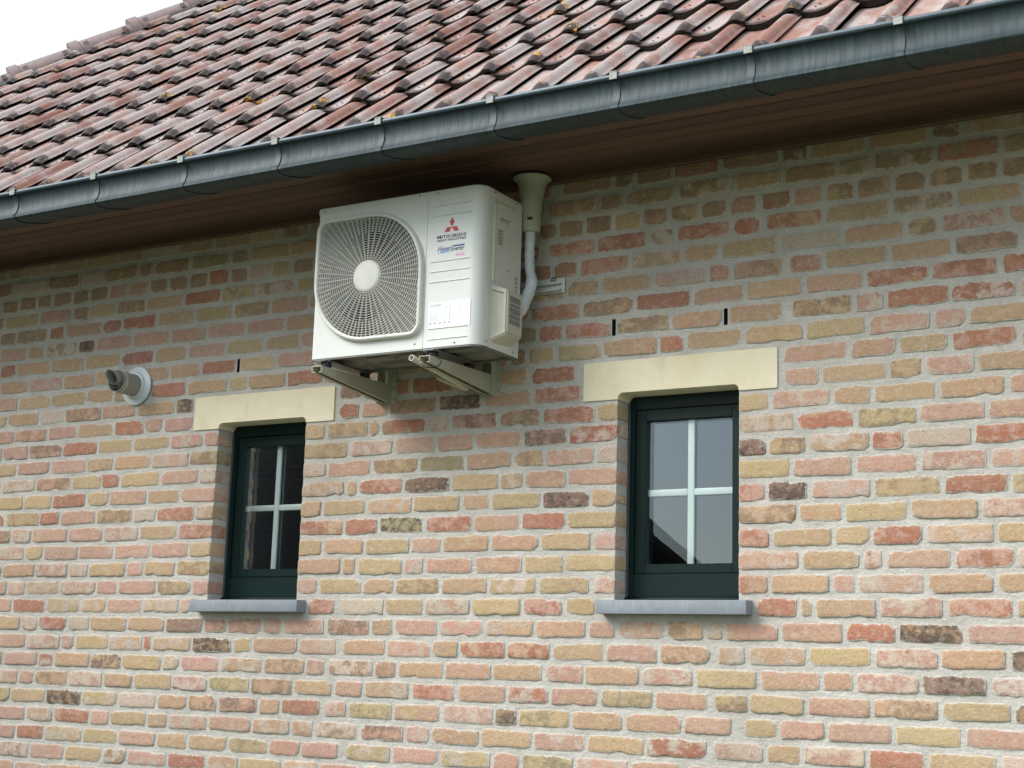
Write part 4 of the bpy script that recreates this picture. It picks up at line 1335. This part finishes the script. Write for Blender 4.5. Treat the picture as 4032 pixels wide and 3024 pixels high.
for ra_, d in ((0.0325, 0.05), (0.0325, -0.172), (0.0318, -0.1735), (0.0305, -0.172), (0.0305, 0.05)):
    rr.append([(-0.002 + ra_ * math.cos(2 * math.pi * k / 36), d + (0.020 * math.sin(2 * math.pi * k / 36) * -1 if d < 0 else 0), 0.014 + ra_ * math.sin(2 * math.pi * k / 36)) for k in range(36)])
m.loft(rr, True)
m.build('inner_pipe', M_FLUE, flue, 40)
m = MB()
rr = []
for d in (0.0, -0.150):
    rr.append([(0.036 * math.sin(R(a)), d, -0.014 - 0.020 * math.cos(R(a))) for a in range(-75, 76, 15)])
m.loft(rr, False)
m.build('drip_plate', M_FLUE, flue, 60)
m = MB()
lathe(m, [(0.0002, -0.003), (0.003, -0.0026), (0.004, 0.0)], (0, 0, 0), n=10)
o = m.build('screw', M_STEEL, flue, 60)
o.location = (0.0523, -0.095, 0.004)
o.rotation_euler = (0, 0, R(90))

# ------------------------------------------------------------------ moss on the roof
def moss(x, y, n, sp, label):
    mm = MB()
    rm = random.Random(int(abs(x) * 1000))
    for i in range(n):
        cx2, cy2 = rm.gauss(0, sp), rm.gauss(0, sp * 0.6)
        s_ = rm.uniform(0.006, 0.014)
        vs = []
        for k in range(6):
            d_ = Vector((rm.gauss(0, 1), rm.gauss(0, 1), rm.gauss(0, 1))).normalized() * s_ * rm.uniform(0.7, 1.2)
            vs.append((cx2 + d_.x, cy2 + d_.y, abs(d_.z) + 0.004))
        mm.add(vs, [(0, 1, 2), (3, 4, 5), (0, 3, 4), (1, 4, 5), (2, 5, 0), (0, 1, 4), (2, 3, 5), (1, 2, 5)])
    z_ = roof_z(y, 0.002)
    o_ = mm.build('moss_clump', M_MOSS, None, None, (x, y, z_))
    o_.rotation_euler = (TH, 0, 0)
    o_['label'] = label
    o_['category'] = 'moss'
    return o_
moss(RX0 + TW * 0.34, RY1 + TG * CT - 0.010, 60, 0.028, 'clump of dark green moss on a tile edge above the fan')

# ------------------------------------------------------------------ neighbour's house behind the viewer, seen in the panes
nb = thing('neighbour_house', 'brown brick gable house across the garden, mirrored in the window panes', 'house', (-11.15, -8.0, GZ))
nb.rotation_euler = (0, 0, R(-28))
m = MB()
gw, ge, ga = 4.9, 2.75, 8.3
m.add([(-gw, 0, 0), (gw, 0, 0), (gw, 0, ge), (0, 0, ga), (-gw, 0, ge), (-gw, -9, 0), (gw, -9, 0), (gw, -9, ge), (0, -9, ga), (-gw, -9, ge)],
      [(0, 1, 2, 3, 4), (5, 9, 8, 7, 6), (0, 4, 9, 5), (1, 6, 7, 2)])
m.build('wall', M_NBRICK, nb)
for sgn in (-1, 1):
    m = MB()
    a, b_ = Vector((sgn * (gw + 0.30), 0, ge - 0.32)), Vector((0, 0, ga + 0.05))
    pr = [a.lerp(b_, t_) + Vector((0, 0, -0.30 * math.sin(math.pi * min(1, t_ / 0.45)))) for t_ in (0, 0.06, 0.12, 0.18, 0.25, 0.33, 0.45, 1.0)]
    m.loft([[p + Vector((0, 0.3, 0)) for p in pr], [p + Vector((0, 0.3, 0.22)) for p in pr], [p + Vector((0, -9.3, 0.22)) for p in pr], [p + Vector((0, -9.3, 0)) for p in pr], [p + Vector((0, 0.3, 0)) for p in pr]], False)
    m.build('roof', M_NROOF, nb)

# ------------------------------------------------------------------ lift the place so that the ground lies at z = 0
for o in list(COL.objects):
    if o.parent is None and o not in (cam, sun):
        o.location.z += 1.6
